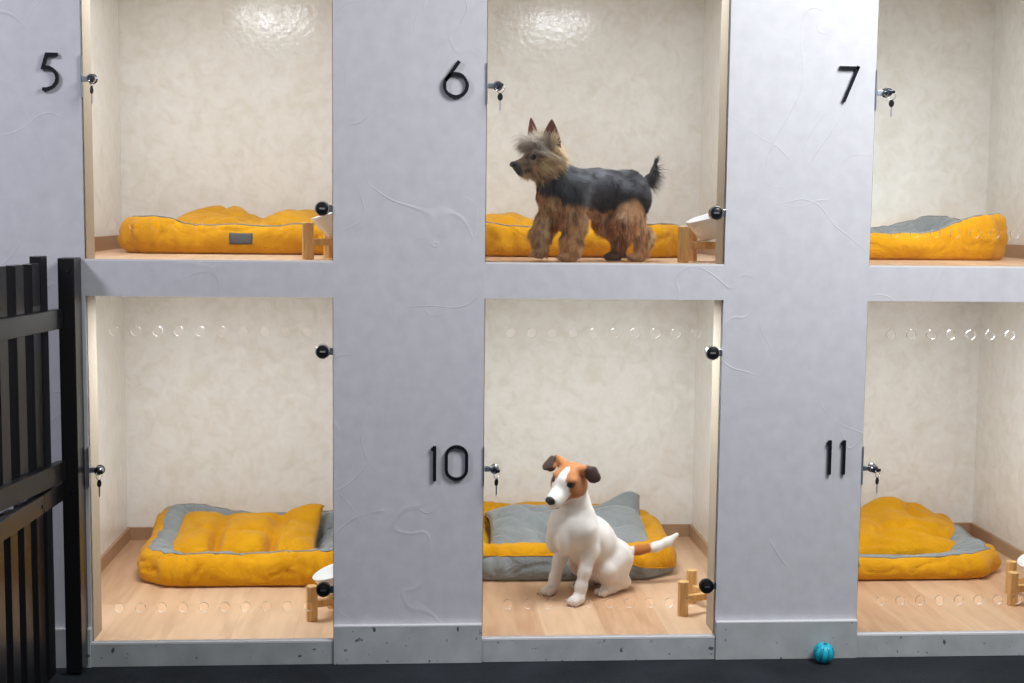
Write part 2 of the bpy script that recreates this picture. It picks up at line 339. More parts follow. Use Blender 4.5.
WHERE = {('upper', 0): 'upper kennel beside the number 5', ('upper', 1): 'upper kennel with the standing terrier', ('upper', 2): 'upper kennel beside the number 7',
         ('lower', 0): 'lower left kennel next to the black fence', ('lower', 1): 'lower kennel beside the number 10, with the sitting dog', ('lower', 2): 'lower kennel beside the number 11'}
PLACE = {('upper', 0): 'the upper kennel numbered 5', ('upper', 1): 'the upper kennel numbered 6', ('upper', 2): 'the upper kennel numbered 7',
         ('lower', 0): 'the lower left kennel by the fence', ('lower', 1): 'the lower kennel numbered 10', ('lower', 2): 'the lower kennel numbered 11'}
LOCKZ = {'upper': Z1+.447, 'lower': Z3+.450}
MY = Matrix.Rotation(PI/2, 4, 'X')          # local +z -> world -y
def door(c, row):
    x0, x1 = COLS[c]; z0, z1 = ROWS[row]; lz = LOCKZ[row]
    root = empty('glass_door', (x0, .009, z0)); tag(root, 'clear drilled glass door of the '+WHERE[(row, c)], 'door', 'glass kennel doors', kind='thing')
    W, H = x1-x0, z1-z0
    pane = bpy.data.objects.new('glass_pane', pane_mesh(.003, W-.003, -SILL+.0004, H-.003, [.0885-.001, H-.0885])); COL.objects.link(pane); pane.parent = root
    lock = MB().lathe([(.0001, .026), (.0075, .026), (.0105, .023), (.0108, .004), (.0125, .003), (.0125, 0), (.0001, 0)], 24, MY).build('lock', M_GUN, root, angle=40); lock.location = (.0285, -.004, lz-z0)
    MB().lathe([(.0001, .0275), (.006, .0275), (.0065, .0262), (.0001, .0262)], 20, MY).build('keyhole_face', M_DARKMETAL, lock, angle=40)
    MB().box(-.0250, -.0085, -.009, -.0005, -.007, .006).build('lock_bracket', M_STEEL, lock, bevel=.0012)
    MB().box(.0005, .0028, -.0145, .004, lz-z0-.045, lz-z0+.058).build('strike_plate', M_STEEL, root, bevel=.0005)
    for hz in (.1345, H-.1375):
        shiny = row == 'upper' or hz > .4
        hg = MB().lathe([(.0001, .0150), (.0120, .0150), (.0142, .0135), (.0142, .002), (.0001, .002)], 28, MY).build('hinge', M_KNOB, root, angle=40); hg.location = (W-.0265, -.004, hz)
        MB().lathe([(.0140, .0135), (.0155, .0165), (.0178, .0160), (.0192, .0120), (.0192, 0), (.0140, 0)], 28, MY).build('hinge_ring', M_CHROME if shiny else M_KNOB, hg, angle=40)
        MB().box(.014, .0268, -.008, -.0005, -.009, .009).build('hinge_bracket', M_GUN, hg, bevel=.001)
        MB().box(-.0070, .0070, -.0162, -.0146, -.0022, .0022).build('hinge_slot', M_CHROME, hg)
    return root
for c in range(3):
    for row in ROWS: door(c, row)
# keys ------------------------------------------------------------------
def make_key():
    root = empty('key')
    mb = MB(); a = [(.0105*math.sin(2*PI*i/28), -.0008*math.cos(2*PI*i/28), -.0105*math.cos(2*PI*i/28)-.0102) for i in range(28)]
    mb.tube(a, .00075, 6, closed=True); mb.build('key_ring', M_CHROME, root, smooth=True)
    h = MB(); pts = [(.0068*math.cos(t), .0095*math.sin(t)) for t in [2*PI*i/24 for i in range(24)]]
    vs = [(x, -.0016, z-.030) for x, z in pts]+[(x, .0016, z-.030) for x, z in pts]
    h.add(vs, [tuple(range(24)), tuple(reversed(range(24, 48)))]+[(i, (i+1) % 24, 24+(i+1) % 24, 24+i) for i in range(24)])
    h.build('key_head', M_KNOB, root, bevel=.0006)
    b = MB().box(-.0015, .0015, -.0008, .0008, -.064, -.0385)
    for k in range(4): b.box(.0015, .0023, -.0008, .0008, -.0615+k*.0052, -.0585+k*.0052)
    b.build('key_blade', M_STEEL, root)
    k2 = MB().obox((0, -.0035, -.001), (1, 0, 0), (0, 1, 0), (0, 0, 1), .0075, .0022, .0040).obox((0, .0016, -.001), (1, 0, 0), (0, 1, 0), (0, 0, 1), .0022, .0035, .0012)
    k2.build('inserted_key', M_DARKMETAL, root, bevel=.0008)
    return root
kproto = None
KEYROT = {('upper', 0): 75, ('upper', 1): 8, ('upper', 2): -12, ('lower', 0): 60, ('lower', 1): 48, ('lower', 2): 40}
for c in range(3):
    for row in ROWS:
        k = make_key() if kproto is None else copy_tree(kproto)
        kproto = kproto or k
        k.location = (COLS[c][0]+.0285+.0045, -.0285, LOCKZ[row]+.0005); k.rotation_euler = (0, 0, math.radians(KEYROT[(row, c)]))
        tag(k, 'key on a ring hanging from the lock of '+PLACE[(row, c)], 'key', 'keys left in the kennel locks')
# ------------------------------------------------------------------ number signs
def arc(cx, cz, rx, rz, a0, a1, n=28): return [(cx+rx*math.cos(math.radians(a0+(a1-a0)*i/n)), cz+rz*math.sin(math.radians(a0+(a1-a0)*i/n))) for i in range(n+1)]
def sign(strokes, label, x, z):
    mb = MB()
    for pts, w, cl in strokes: mb.stroke([(p[0], p[1]) for p in pts], w, -.009, -.0012, cl)
    o = mb.build('number_sign', M_SIGN, None, bevel=.0008); o.location = (x, 0, z)
    return tag(o, label, 'number', 'black kennel numbers')
W_ = .0088
five = [([(.0205, .0865), (-.0085, .0865), (-.0150, .0560)], W_, False), (arc(-.0215, .0285, .0390, .0300, 68, -90, 30), W_, False)]
five = [([(.0210, .0862), (-.0060, .0862), (-.0155, .0545)]+arc(-.0130, .0290, .0310, .0272, 72, -90, 26)+[(-.0185, .0018)], W_, False)]
sign(five, 'black number 5 on the wall left of the upper kennel with a yellow bed', -.9145, 1.463)
six = [(arc(0, .0285, .0285, .0285, 0, 360, 40)[:-1], W_, True), ([(-.0262, .0390), (.0085, .0885)], W_, False)]
sign(six, 'black number 6 on the column left of the standing terrier', .0845, 1.463)
seven = [([(-.0265, .0862), (.0245, .0862)], W_, False), ([(.0225, .0905), (-.0135, 0)], W_, False)]
sign(seven, 'black number 7 at the top of the right column', 1.0925, 1.467)
one = [([(0, 0), (0, .0915)], W_, False), ([(-.0072, .0785), (-.0066, .0850), (-.0010, .0893)], .0040, False)]
zero = [([(-.0262, .0280), (-.0262, .0635)]+arc(0, .0635, .0262, .0245, 180, 0, 18)[1:]+[(.0262, .0280)]+arc(0, .0280, .0262, .0245, 0, -180, 18)[1:-1], W_*.95, True)]
sign(one, 'black digit 1 of the 10 on the middle column', .0360, .4825)
sign(zero, 'black digit 0 of the 10 on the middle column', .0925, .4840)
sign(one, 'left black digit 1 of the 11 on the right column', 1.0745, .4965)
sign(one, 'right black digit 1 of the 11 on the right column', 1.1125, .4965)
# ------------------------------------------------------------------ dog beds
def vnoise(P, s, seed): return np.array([mnoise.noise(Vector((p[0]*s+seed, p[1]*s-seed*1.7, p[2]*s+seed*.3))) for p in P])
BT, BS = 220, 40
def bed_grid(W, Dp, h, tr, seed, raise_=(0, 0, 0, 0), sag=(0, 0), amp=.008, seam=.5, seamvar=0):
    """tube ring on a rounded rectangle, returns grid [t][s] of points"""
    hx, hy = W/2-tr, Dp/2-tr; e = 9
    ts = np.linspace(0, 2*PI, BT, endpoint=False)
    # evenly spaced along the path
    tt = np.linspace(0, 2*PI, 4000); X = hx*np.sign(np.cos(tt))*np.abs(np.cos(tt))**(2/e); Y = hy*np.sign(np.sin(tt))*np.abs(np.sin(tt))**(2/e)
    sl = np.concatenate([[0], np.cumsum(np.hypot(np.diff(X), np.diff(Y)))]); u = np.linspace(0, sl[-1], BT, endpoint=False)
    px, py = np.interp(u, sl, X), np.interp(u, sl, Y)
    dx, dy = np.roll(px, -1)-np.roll(px, 1), np.roll(py, -1)-np.roll(py, 1); l = np.hypot(dx, dy); nx, ny = dy/l, -dx/l
    nx, ny = nx, ny
    for _ in range(5): nx = (np.roll(nx, 1)+nx*2+np.roll(nx, -1))/4; ny = (np.roll(ny, 1)+ny*2+np.roll(ny, -1))/4
    l = np.hypot(nx, ny); nx /= l; ny /= l
    corners = [(-hx, -hy), (hx, -hy), (-hx, hy), (hx, hy)]
    dc = np.stack([np.hypot(px-cx*.97, py-cy*.97) for cx, cy in corners]); dmin = dc.min(0)
    cornerfac = np.exp(-(dmin/.045)**2)
    hh = h*np.ones(BT)
    for k in range(4): hh += raise_[k]*np.exp(-(dc[k]/.125)**2)
    hh += sag[0]*np.exp(-((py+hy)/.09)**2)*np.exp(-(px/(.32*W))**2)+sag[1]*np.exp(-((py-hy)/.09)**2)*np.exp(-(px/(.32*W))**2)
    # cross-section: upright outer side, ridge (the seam, at .5), long slope to the inside
    prof = np.array([(.72, 0), (.90, .06), (1.0, .28), (1.0, .52), (.90, .78), (.72, .94), (.52, 1.0), (.28, .985), (-.05, .88), (-.45, .66), (-.80, .40), (-.98, .20), (-1.0, .06), (-.9, 0)])
    pl = np.concatenate([[0], np.cumsum(np.hypot(np.diff(prof[:, 0])*tr, np.diff(prof[:, 1])*h))]); pk = pl[6]
    uu = np.where(pl <= pk, .5*pl/pk, .5+.5*(pl-pk)/(pl[-1]-pk)); ss = np.linspace(0, 1, BS)
    pr = np.interp(ss, uu, prof[:, 0]); pz = np.interp(ss, uu, prof[:, 1])
    for _ in range(2): pr[1:-1] = (pr[:-2]+2*pr[1:-1]+pr[2:])/4; pz[1:-1] = (pz[:-2]+2*pz[1:-1]+pz[2:])/4
    rng = np.random.default_rng(seed); ph = rng.uniform(0, 6.28, 8)
    G = np.zeros((BT, BS, 3))
    js = int(round(seam*(BS-1))); st = seam+seamvar*np.clip(px/hx, 0, 1)**2
    for j, s0 in enumerate(ss):
        s = st*(j/js) if j <= js else st+(1-st)*((j-js)/(BS-1-js))
        r = tr*np.interp(s, ss, pr); pzz = np.interp(s, ss, pz); up = np.minimum(1, pzz/.3)
        pin = 1-.30*(r > 0)*np.exp(-(dmin/.016)**2)
        wr = amp*.9*np.exp(-(dmin/.11)**2)*np.sin(u*170+ph[0]+5.0*s+2*np.sin(u*31+ph[1]))*up
        G[:, j, 0] = px+nx*(r*pin+wr); G[:, j, 1] = py+ny*(r*pin+wr); G[:, j, 2] = np.maximum(hh*pzz*(1-.06*np.exp(-(dmin/.014)**2)), 0)
    F = G.reshape(-1, 3); n1 = vnoise(F, 7, seed)*.62+vnoise(F, 17, seed+9)*.33
    up = np.clip(F[:, 2]/.05, 0, 1); cen = np.stack([np.repeat(px, BS), np.repeat(py, BS), np.repeat(hh/2, BS)], 1)
    dirn = F-cen; dirn /= np.linalg.norm(dirn, axis=1)[:, None]+1e-9
    # long horizontal pull creases
    cre = np.abs(vnoise(F*np.array([1.6, 1.6, 2.0]), 6.5, seed+4)); cre = -np.exp(-(cre/.07)**2)*.35
    F = F+dirn*((n1+cre)*amp*2*up)[:, None]; F[:, 2] = np.maximum(F[:, 2], 0)
    return F.reshape(BT, BS, 3), ss
def strip(G, j0, j1, name, m, parent):
    n = j1-j0+1; mb = MB(); vs = G[:, j0:j1+1].reshape(-1, 3)
    fs = [(i*n+k, ((i+1) % BT)*n+k, ((i+1) % BT)*n+k+1, i*n+k+1) for i in range(BT) for k in range(n-1)]
    mb.add(vs, fs); return mb.build(name, m, parent, smooth=True)
def bed(loc, rz, W, Dp, h, tr, seed, raise_, sag, label, seam=.50, flip=False, tagpos=None, seamvar=0):
    root = empty('dog_bed', loc, (0, 0, math.radians(rz))); tag(root, label, 'dog bed', 'padded dog beds in the kennels')
    G, ss = bed_grid(W, Dp, h, tr, seed, raise_, sag, .0095, seam=seam, seamvar=seamvar)
    js = int(round(seam*(BS-1)))
    mo, mi = (M_GREY, M_YEL) if flip else (M_YEL, M_GREY)
    tag(strip(G, 0, js, 'bolster_cover', mo, root), ('grey' if flip else 'mustard yellow')+' outer cover of the bolster'); tag(strip(G, js, BS-1, 'bolster_lining', mi, root), ('mustard yellow' if flip else 'grey')+' lining')
    pts = [G[i, js] + np.array([0, 0, .0008]) for i in range(0, BT, 2)]
    MB().tube(pts, .0024, 6, closed=True).build('seam_piping', M_GREY if not flip else M_YEL, root, smooth=True)
    e = 4; n = 40; mb = MB(); vs = []; hx, hy = W/2-tr*1.25, Dp/2-tr*1.25
    for ring, zz in ((1, .006), (.98, .026), (.8, .034), (.4, .036)):
        for k in range(n):
            t = 2*PI*k/n; vs.append((ring*hx*math.copysign(abs(math.cos(t))**.5, math.cos(t)), ring*hy*math.copysign(abs(math.sin(t))**.5, math.sin(t)), zz))
    fs = [(r*n+k, r*n+(k+1) % n, (r+1)*n+(k+1) % n, (r+1)*n+k) for r in range(3) for k in range(n)]+[tuple(3*n+k for k in range(n)), tuple(reversed(range(n)))]
    mb.add(vs, fs); mb.build('base_pad', mi, root, smooth=True)
    if tagpos is not None:
        xt, sf, wd = tagpos  # x along the front, fraction of profile, width
        # find front points close to x and lay the sewn label over the surface
        front = [i for i in range(BT) if G[i, 0, 1] < -Dp/2+tr*1.6]
        xs_ = np.linspace(xt-wd/2, xt+wd/2, 9); js_ = range(int(sf*(BS-1))-3, int(sf*(BS-1))+4); vs = []
        for j in js_:
            o_ = sorted(front, key=lambda i: G[i, j, 0]); xx = [G[i, j, 0] for i in o_]; 
            for x in xs_:
                y = np.interp(x, xx, [G[i, j, 1] for i in o_]); z = np.interp(x, xx, [G[i, j, 2] for i in o_]); vs.append((x, y-.0030, z+.0010))
        nn = len(js_); fs = [(a*9+b, a*9+b+1, (a+1)*9+b+1, (a+1)*9+b) for a in range(nn-1) for b in range(8)]
        mb = MB(); mb.add(vs, fs); t = mb.build('sewn_label', M_TAG, root, smooth=True); sd = t.modifiers.new('thick', 'SOLIDIFY'); sd.thickness = .0022; sd.offset = -1
        tag(t, 'charcoal sewn label')
    return root
def pillow(loc, rot, W, Dp, H, seed, mat, label, dents=(), lift=(), amp=.006, pin=.10, group='loose cushions in the dog beds'):
    n = 56; us = np.linspace(-1, 1, n); U, V = np.meshgrid(us, us, indexing='ij')
    def side(sgn):
        th = H/2*((1-np.abs(U)**3.2).clip(0)*(1-np.abs(V)**3.2).clip(0))**.55
        X = U*W/2*(1-pin*(1-V**2)*np.abs(U)**2*.6); Y = V*Dp/2*(1-pin*(1-U**2)*np.abs(V)**2*.9)
        Z = sgn*th
        if sgn > 0:
            for (u, v, dep, su, sv) in dents: Z = Z-dep*np.exp(-((U-u)/su)**2-((V-v)/sv)**2)
        P = np.stack([X, Y, Z], -1).reshape(-1, 3)
        if sgn > 0:
            w = vnoise(P, 8, seed)*.8+vnoise(P, 19, seed+3)*.55-.9*np.exp(-(np.abs(vnoise(P, 7.5, seed+5))/.08)**2)
            rim = (1-np.abs(U)**6)*(1-np.abs(V)**6)
            P[:, 2] += (w*amp*2.0)*rim.reshape(-1)
        else: P[:, 2] *= .55
        for (u, v, dz, s) in lift: P[:, 2] += (dz*np.exp(-((U-u)**2+(V-v)**2)/s**2)).reshape(-1)
        return P
    top, bot = side(1), side(-1); mb = MB(); q = [(i*n+j, (i+1)*n+j, (i+1)*n+j+1, i*n+j+1) for i in range(n-1) for j in range(n-1)]
    mb.add(list(top)+list(bot), q+[tuple(reversed([a+n*n for a in f])) for f in q])
    me = mb.mesh('bed_cushion', mat, smooth=True)
    bm = bmesh.new(); bm.from_mesh(me); bmesh.ops.remove_doubles(bm, verts=bm.verts, dist=.0006); bmesh.ops.recalc_face_normals(bm, faces=bm.faces); bm.to_mesh(me); bm.free()
    o = bpy.data.objects.new('bed_cushion', me); COL.objects.link(o); o.location = loc; o.rotation_euler = [math.radians(a) for a in rot]
    return tag(o, label, 'cushion', group)
exec_beds = True
# upper kennels
bed((-.530, .785, Z1), 0, .715, .57, .088, .078, 3, (.024, .0, .0, .0), (-.004, 0), 'mustard yellow dog bed with a dark sewn label in the upper kennel numbered 5', seam=.50, tagpos=(.010, .27, .066))
pillow((-.545, .86, Z1+.080), (4, -2, 0), .52, .36, .090, 31, M_YEL, 'mustard cushion heaped in the bed of the upper kennel numbered 5', dents=[(.14, 0, .034, .16, 1.2)], lift=[(-.5, .8, .015, .5), (.8, .7, .012, .4)])
bed((.455, .765, Z1), 0, .72, .57, .090, .080, 5, (.016, .012, 0, 0), (-.004, 0), 'mustard yellow dog bed behind the standing terrier', seam=.50)
pillow((.40, .84, Z1+.072), (3, 2, 2), .50, .36, .085, 33, M_YEL, 'mustard cushion in the bed behind the standing terrier', dents=[(-.1, 0, .02, .2, 1)], lift=[(-.9, -.2, .02, .5)])
bed((1.434, .80, Z1), 0, .768, .57, .088, .080, 7, (.012, .056, 0, .050), (-.006, .0), 'mustard yellow dog bed with a peaked right corner in the upper kennel numbered 7', seam=.50)
# lower kennels
bed((-.508, .770, Z3), 0, .70, .58, .102, .090, 11, (-.004, .0, .048, .014), (-.004, .0), 'mustard yellow dog bed with a grey inside in the lower left kennel by the fence', seam=.50)
pillow((-.548, .785, Z3+.078), (7, 0, 0), .47, .36, .100, 35, M_YEL, 'mustard tufted cushion lying in the grey inside of the lower left bed', dents=[(-.34, -.7, .055, .07, .45), (.38, -.7, .055, .07, .45), (-.36, .1, .026, .09, .8), (.42, .2, .026, .09, .8)], lift=[(.95, .9, .045, .40), (-.95, .9, .018, .45)])
bed((.445, .795, Z3), 0, .715, .555, .112, .088, 13, (.0, -.004, .02, .01), (0, .016), 'dog bed with a grey base and mustard rim behind the sitting dog', seam=.33, seamvar=-.20, flip=True)
pillow((.475, .805, Z3+.090), (5, 0, 0), .53, .37, .115, 37, M_GREY, 'grey tufted cushion in the bed behind the sitting dog', dents=[(-.28, -.8, .05, .10, .6), (.16, -.6, .05, .09, .7), (.60, .42, .050, .34, .09)], lift=[(.88, 1.0, .070, .30), (.78, .05, .030, .34), (-.85, .2, .022, .5)])
bed((1.460, .795, Z3), 0, .74, .60, .080, .084, 17, (.006, .004, .03, .0), (-.012, .01), 'mustard yellow dog bed with a dark sewn label in the lower kennel numbered 11', seam=.47, tagpos=(-.155, .36, .068))
pillow((1.540, .865, Z3+.052), (6, 0, -4), .57, .40, .135, 39, M_YEL, 'large mustard cushion heaped in the bed of the lower kennel numbered 11', dents=[(-.85, .0, .085, .42, .9), (.35, -.45, .026, .5, .09), (-.1, .1, .016, .08, .5)], lift=[(.16, .6, .040, .40), (.95, -.5, -.03, .4)], amp=.010)
# ------------------------------------------------------------------ bowl stands
def stand(c, row, A, ang, side, bowl_at, lab, blab):
    z0 = ROWS[row][0]
    root = empty('bowl_stand', (A[0], A[1], z0), (0, 0, math.radians(ang))); tag(root, lab, 'bowl stand', 'wooden bowl stands')
    for i, (u, v) in enumerate(((0, 0), (0, side), (side, side), (side, 0))):
        mb = MB(); r = .0155
        mb.lathe([(.0001, 0), (r-.001, 0), (r, .001), (r, .096), (r-.0015, .0975), (.0001, .0975)], 8, Matrix.Translation((u, v, 0)) @ Matrix.Rotation(PI/8, 4, 'Z')); mb.build('post', M_BEECH, root, bevel=.0008)
    h = side*math.sqrt(2)/2-.012; s2 = math.sqrt(.5); ctr = (side/2, side/2, .046)
    MB().obox(ctr, (s2, s2, 0), (-s2, s2, 0), (0, 0, 1), h, .008, .0095).build('crossbar', M_BEECH, root, bevel=.0008)
    MB().obox((ctr[0], ctr[1], .0465), (s2, -s2, 0), (s2, s2, 0), (0, 0, 1), h, .0078, .0090).build('crossbar', M_BEECH, root, bevel=.0008)
    if bowl_at:
        o = empty('food_bowl', bowl_at[:3], (0, 0, 0)); tag(o, blab, 'bowl', 'white food bowls')
        o.rotation_euler = (math.radians(-4), math.radians(-17), math.radians(20)); o.scale = (.90, .90, .92)
        b = MB().lathe([(.0001, 0), (.040, 0), (.047, .004), (.066, .040), (.075, .062), (.0765, .066), (.074, .068), (.071, .064), (.060, .036), (.040, .012), (.0001, .009)], 48)
        b.build('bowl_body', M_CERAMIC, o, smooth=True)
    return root
zb = .0555+.013
stand(0, 'upper', (-.300, .165), -22, .128, (-.212, .220, Z1+zb), 'wooden bowl stand at the right of the upper kennel numbered 5', 'white bowl on the wooden stand in the upper kennel numbered 5')
stand(1, 'upper', (.706, .165), -22, .128, (.806, .220, Z1+zb), 'wooden bowl stand at the right of the kennel with the terrier', 'white bowl on the wooden stand behind the terrier')
stand(0, 'lower', (-.293, .165), -22, .128, (-.212, .220, Z3+zb), 'wooden bowl stand at the right of the lower left kennel by the fence', 'white bowl on the wooden stand in the lower left kennel by the fence')
stand(1, 'lower', (.731, .178), -22, .128, None, 'wooden bowl stand without a bowl, right of the sitting dog', '')
stand(2, 'lower', (1.706, .245), -22, .128, (1.826, .290, Z3+zb), 'wooden bowl stand at the right edge of the kennel numbered 11', 'white bowl on the wooden stand in the lower kennel numbered 11')
# ------------------------------------------------------------------ ball
def ball():
    R = .0275; root = empty('toy_ball', (1.0635, -.047, R)); tag(root, 'teal rubber dog toy ball with dark stitching on the floor under the 11', 'ball')
    n, m = 72, 40; vs = []
    f = lambda th: 1-.055*abs(math.cos(4*th))**14
    for i in range(1, m):
        ph = PI*i/m
        for k in range(n):
            th = 2*PI*k/n; r = R*f(th)*(1-.10*math.exp(-(ph/.22)**2)); vs.append((r*math.sin(ph)*math.cos(th), r*math.sin(ph)*math.sin(th), r*math.cos(ph)))
    fs = [(i*n+k, i*n+(k+1) % n, (i+1)*n+(k+1) % n, (i+1)*n+k) for i in range(m-2) for k in range(n)]
    fs += [tuple(reversed(range(n))), tuple((m-2)*n+k for k in range(n))]
    mb = MB(); mb.add(vs, fs); b = mb.build('ball_shell', M_TEAL, root, smooth=True)
    st = MB()
    for lob in range(8):
        th0 = PI/8+lob*PI/4+PI/8
        for k in range(9):
            ph = PI*(.28+.44*k/8)
            for sgn in (-1, 1):
                a = th0+sgn*.03; bth = th0+sgn*.17
                P = lambda t, p: Vector((math.sin(p)*math.cos(t), math.sin(p)*math.sin(t), math.cos(p)))*R*f(t)*1.005
                st.tube([P(a, ph+.05), P((a+bth)/2, ph+.01), P(bth, ph-.04)], .0008, 5)
    tag(st.build('stitching', M_TEALD, root), 'dark stitch marks')
    h = MB().lathe([(.0001, .0), (.0065, .0), (.0068, .0012), (.0001, .0012)], 20, Matrix.Translation((0, 0, R*.885))); h.build('treat_hole', M_TEALD, root)
    root.rotation_euler = (math.radians(8), math.radians(3), .24)
ball()
# ------------------------------------------------------------------ black fence
def fence():
    o = empty('fence_post', (-.869, -.045, 0)); tag(o, 'square black post standing against the wall beside the left kennels', 'fence post')
    MB().box(-.0195, .0205, -.027, .042, .006, 1.052).build('post_shaft', M_BLACK, o, bevel=.002)
    for z in (1.02, .47): MB().lathe([(.0001, .003), (.0042, .003), (.005, 0), (.0001, 0)], 12, Matrix.Translation((.004, -.027, z)) @ MY).build('bolt', M_DARKMETAL, o)
    # hinged upper panel, runs from the post towards the viewer
    root = empty('fence_gate', (-.886, -.075, 0), (0, 0, math.atan2(.15, 1)*-1)); tag(root, 'black slatted gate panel with two rails at the left edge', 'fence')
    Lg = 1.25
    for z0, z1 in ((.880, .928), (.501, .551)): MB().box(-.012, .010, -Lg, .0, z0, z1).build('rail', M_BLACK, root, bevel=.0015)
    for k in range(14):
        y = -.075-k*.0875
        MB().box(-.036, -.0125, y-.043, y, .495, 1.042).build('slat', M_BLACK, root, bevel=.0012)
    # lower panel behind
    r2 = empty('fence_gate', (-.896, -.06, 0), (0, 0, math.radians(-3.0))); tag(r2, 'lower black slatted panel beneath the gate at the left edge', 'fence')
    MB().box(-.010, .010, -.15, .0, .449, .494).build('rail', M_BLACK, r2, bevel=.0015)
    MB().box(-.010, .010, -1.2, -.153, .449, .494).build('rail', M_BLACK, r2, bevel=.0015)
    MB().box(-.038, -.0105, -.075, -.030, .012, 1.058).build('stile', M_BLACK, r2, bevel=.0015)
    for k in range(12):
        y = -.100-k*.0875
        MB().box(-.034, -.0105, y-.047, y, .012, .487).build('slat', M_BLACK, r2, bevel=.0012)
    MB().lathe([(.0001, .004), (.004, .004), (.0045, 0), (.0001, 0)], 10, Matrix.Translation((.0102, -.165, .468)) @ Matrix.Rotation(PI/2, 4, 'Y')).build('bolt', M_DARKMETAL, r2)
fence()
#DOGS_BEGIN
# ------------------------------------------------------------------ dogs (smooth-union bodies meshed with surface nets)
def sm_min(a, b, k):
    h = np.clip(.5+.5*(b-a)/k, 0, 1); return b*(1-h)+a*h-k*h*(1-h)
class Body:
    def __init__(s): s.p = []
    def cone(s, a, b, ra, rb, k=.02): s.p.append(('c', np.array(a, float), np.array(b, float), ra, rb, k)); return s
    def chain(s, pts, k=.015):
        for (a, ra), (b, rb) in zip(pts[:-1], pts[1:]): s.cone(a, b, ra, rb, k)
        return s
    def ell(s, c, r, R=None, k=.02): s.p.append(('e', np.array(c, float), np.array(r, float), np.eye(3) if R is None else np.array(R, float), None, k)); return s
    def cut(s, c, r, R=None, k=.01): s.p.append(('x', np.array(c, float), np.array(r, float), np.eye(3) if R is None else np.array(R, float), None, k)); return s
    @staticmethod
    def _ell(P, c, r, R):
        q = (P-c) @ R.T; k0 = np.linalg.norm(q/r, axis=-1); k1 = np.linalg.norm(q/(r*r), axis=-1)+1e-9
        return k0*(k0-1)/k1
    def field(s, P):
        d = None
        for t, a, b, ra, rb, k in s.p:
            if t == 'c':
                ba = b-a; l2 = ba @ ba; h = np.clip(((P-a) @ ba)/l2, 0, 1); v = np.linalg.norm(P-a-h[..., None]*ba, axis=-1)-(ra+(rb-ra)*h)
            else: v = s._ell(P, a, b, ra)
            if d is None: d = v
            elif t == 'x': d = -sm_min(-d, v, k)
            else: d = sm_min(d, v, k)
        return d
    def mesh(s, lo, hi, h):
        lo = np.array(lo, float); hi = np.array(hi, float); n = np.ceil((hi-lo)/h).astype(int)+1
        ax = [lo[i]+h*np.arange(n[i]) for i in range(3)]
        F = np.empty(n, np.float32)
        for i in range(0, n[0], 24):
            P = np.stack(np.meshgrid(ax[0][i:i+24], ax[1], ax[2], indexing='ij'), -1); F[i:i+24] = s.field(P)
        S = F < 0
        c8 = [(i, j, k) for i in (0, 1) for j in (0, 1) for k in (0, 1)]
        sl = lambda A, o: A[o[0]:n[0]-1+o[0], o[1]:n[1]-1+o[1], o[2]:n[2]-1+o[2]]
        cnt = sum(sl(S, o).astype(np.int8) for o in c8); act = (cnt > 0) & (cnt < 8)
        idx = np.argwhere(act); vid = -np.ones(act.shape, int); vid[act] = np.arange(len(idx))
        acc = np.zeros((len(idx), 3)); num = np.zeros(len(idx))
        for a in c8:
            for axi in range(3):
                if a[axi]: continue
                b = list(a); b[axi] = 1
                ia = idx+np.array(a); ib = idx+np.array(b); fa = F[tuple(ia.T)]; fb = F[tuple(ib.T)]
                m = (fa < 0) != (fb < 0); t = np.where(m, fa/(fa-fb+1e-12), 0)
                acc += np.where(m[:, None], ia+(ib-ia)*t[:, None], 0); num += m
        V = lo+h*acc/num[:, None]; faces = []
        for axi in range(3):
            u, v = (axi+1) % 3, (axi+2) % 3
            o = [0, 0, 0]; o[axi] = 1; A = S[:n[0]-o[0], :n[1]-o[1], :n[2]-o[2]]; B = S[o[0]:, o[1]:, o[2]:]
            for sgn in (0, 1):
                e = np.argwhere((A & ~B) if sgn == 0 else (~A & B)); e = e[(e[:, u] > 0) & (e[:, v] > 0) & (e[:, u] < n[u]-1) & (e[:, v] < n[v]-1)]
                du = np.zeros(3, int); du[u] = 1; dv = np.zeros(3, int); dv[v] = 1
                q = [vid[tuple((e-du-dv).T)], vid[tuple((e-dv).T)], vid[tuple(e.T)], vid[tuple((e-du).T)]]
                faces.append(np.stack(q if sgn == 0 else q[::-1], 1))
        Fc = np.concatenate(faces)
        for _ in range(2):  # pull the vertices onto the surface
            g0 = s.field(V); e = 1e-4; gr = np.stack([s.field(V+np.eye(3)[i]*e)-g0 for i in range(3)], 1)/e
            V = V-gr*(g0/((gr**2).sum(1)+1e-9))[:, None]*.8
        g0 = s.field(V); gr = np.stack([s.field(V+np.eye(3)[i]*1e-4)-g0 for i in range(3)], 1); nr = gr/(np.linalg.norm(gr, axis=1)[:, None]+1e-12)
        return V, Fc, nr
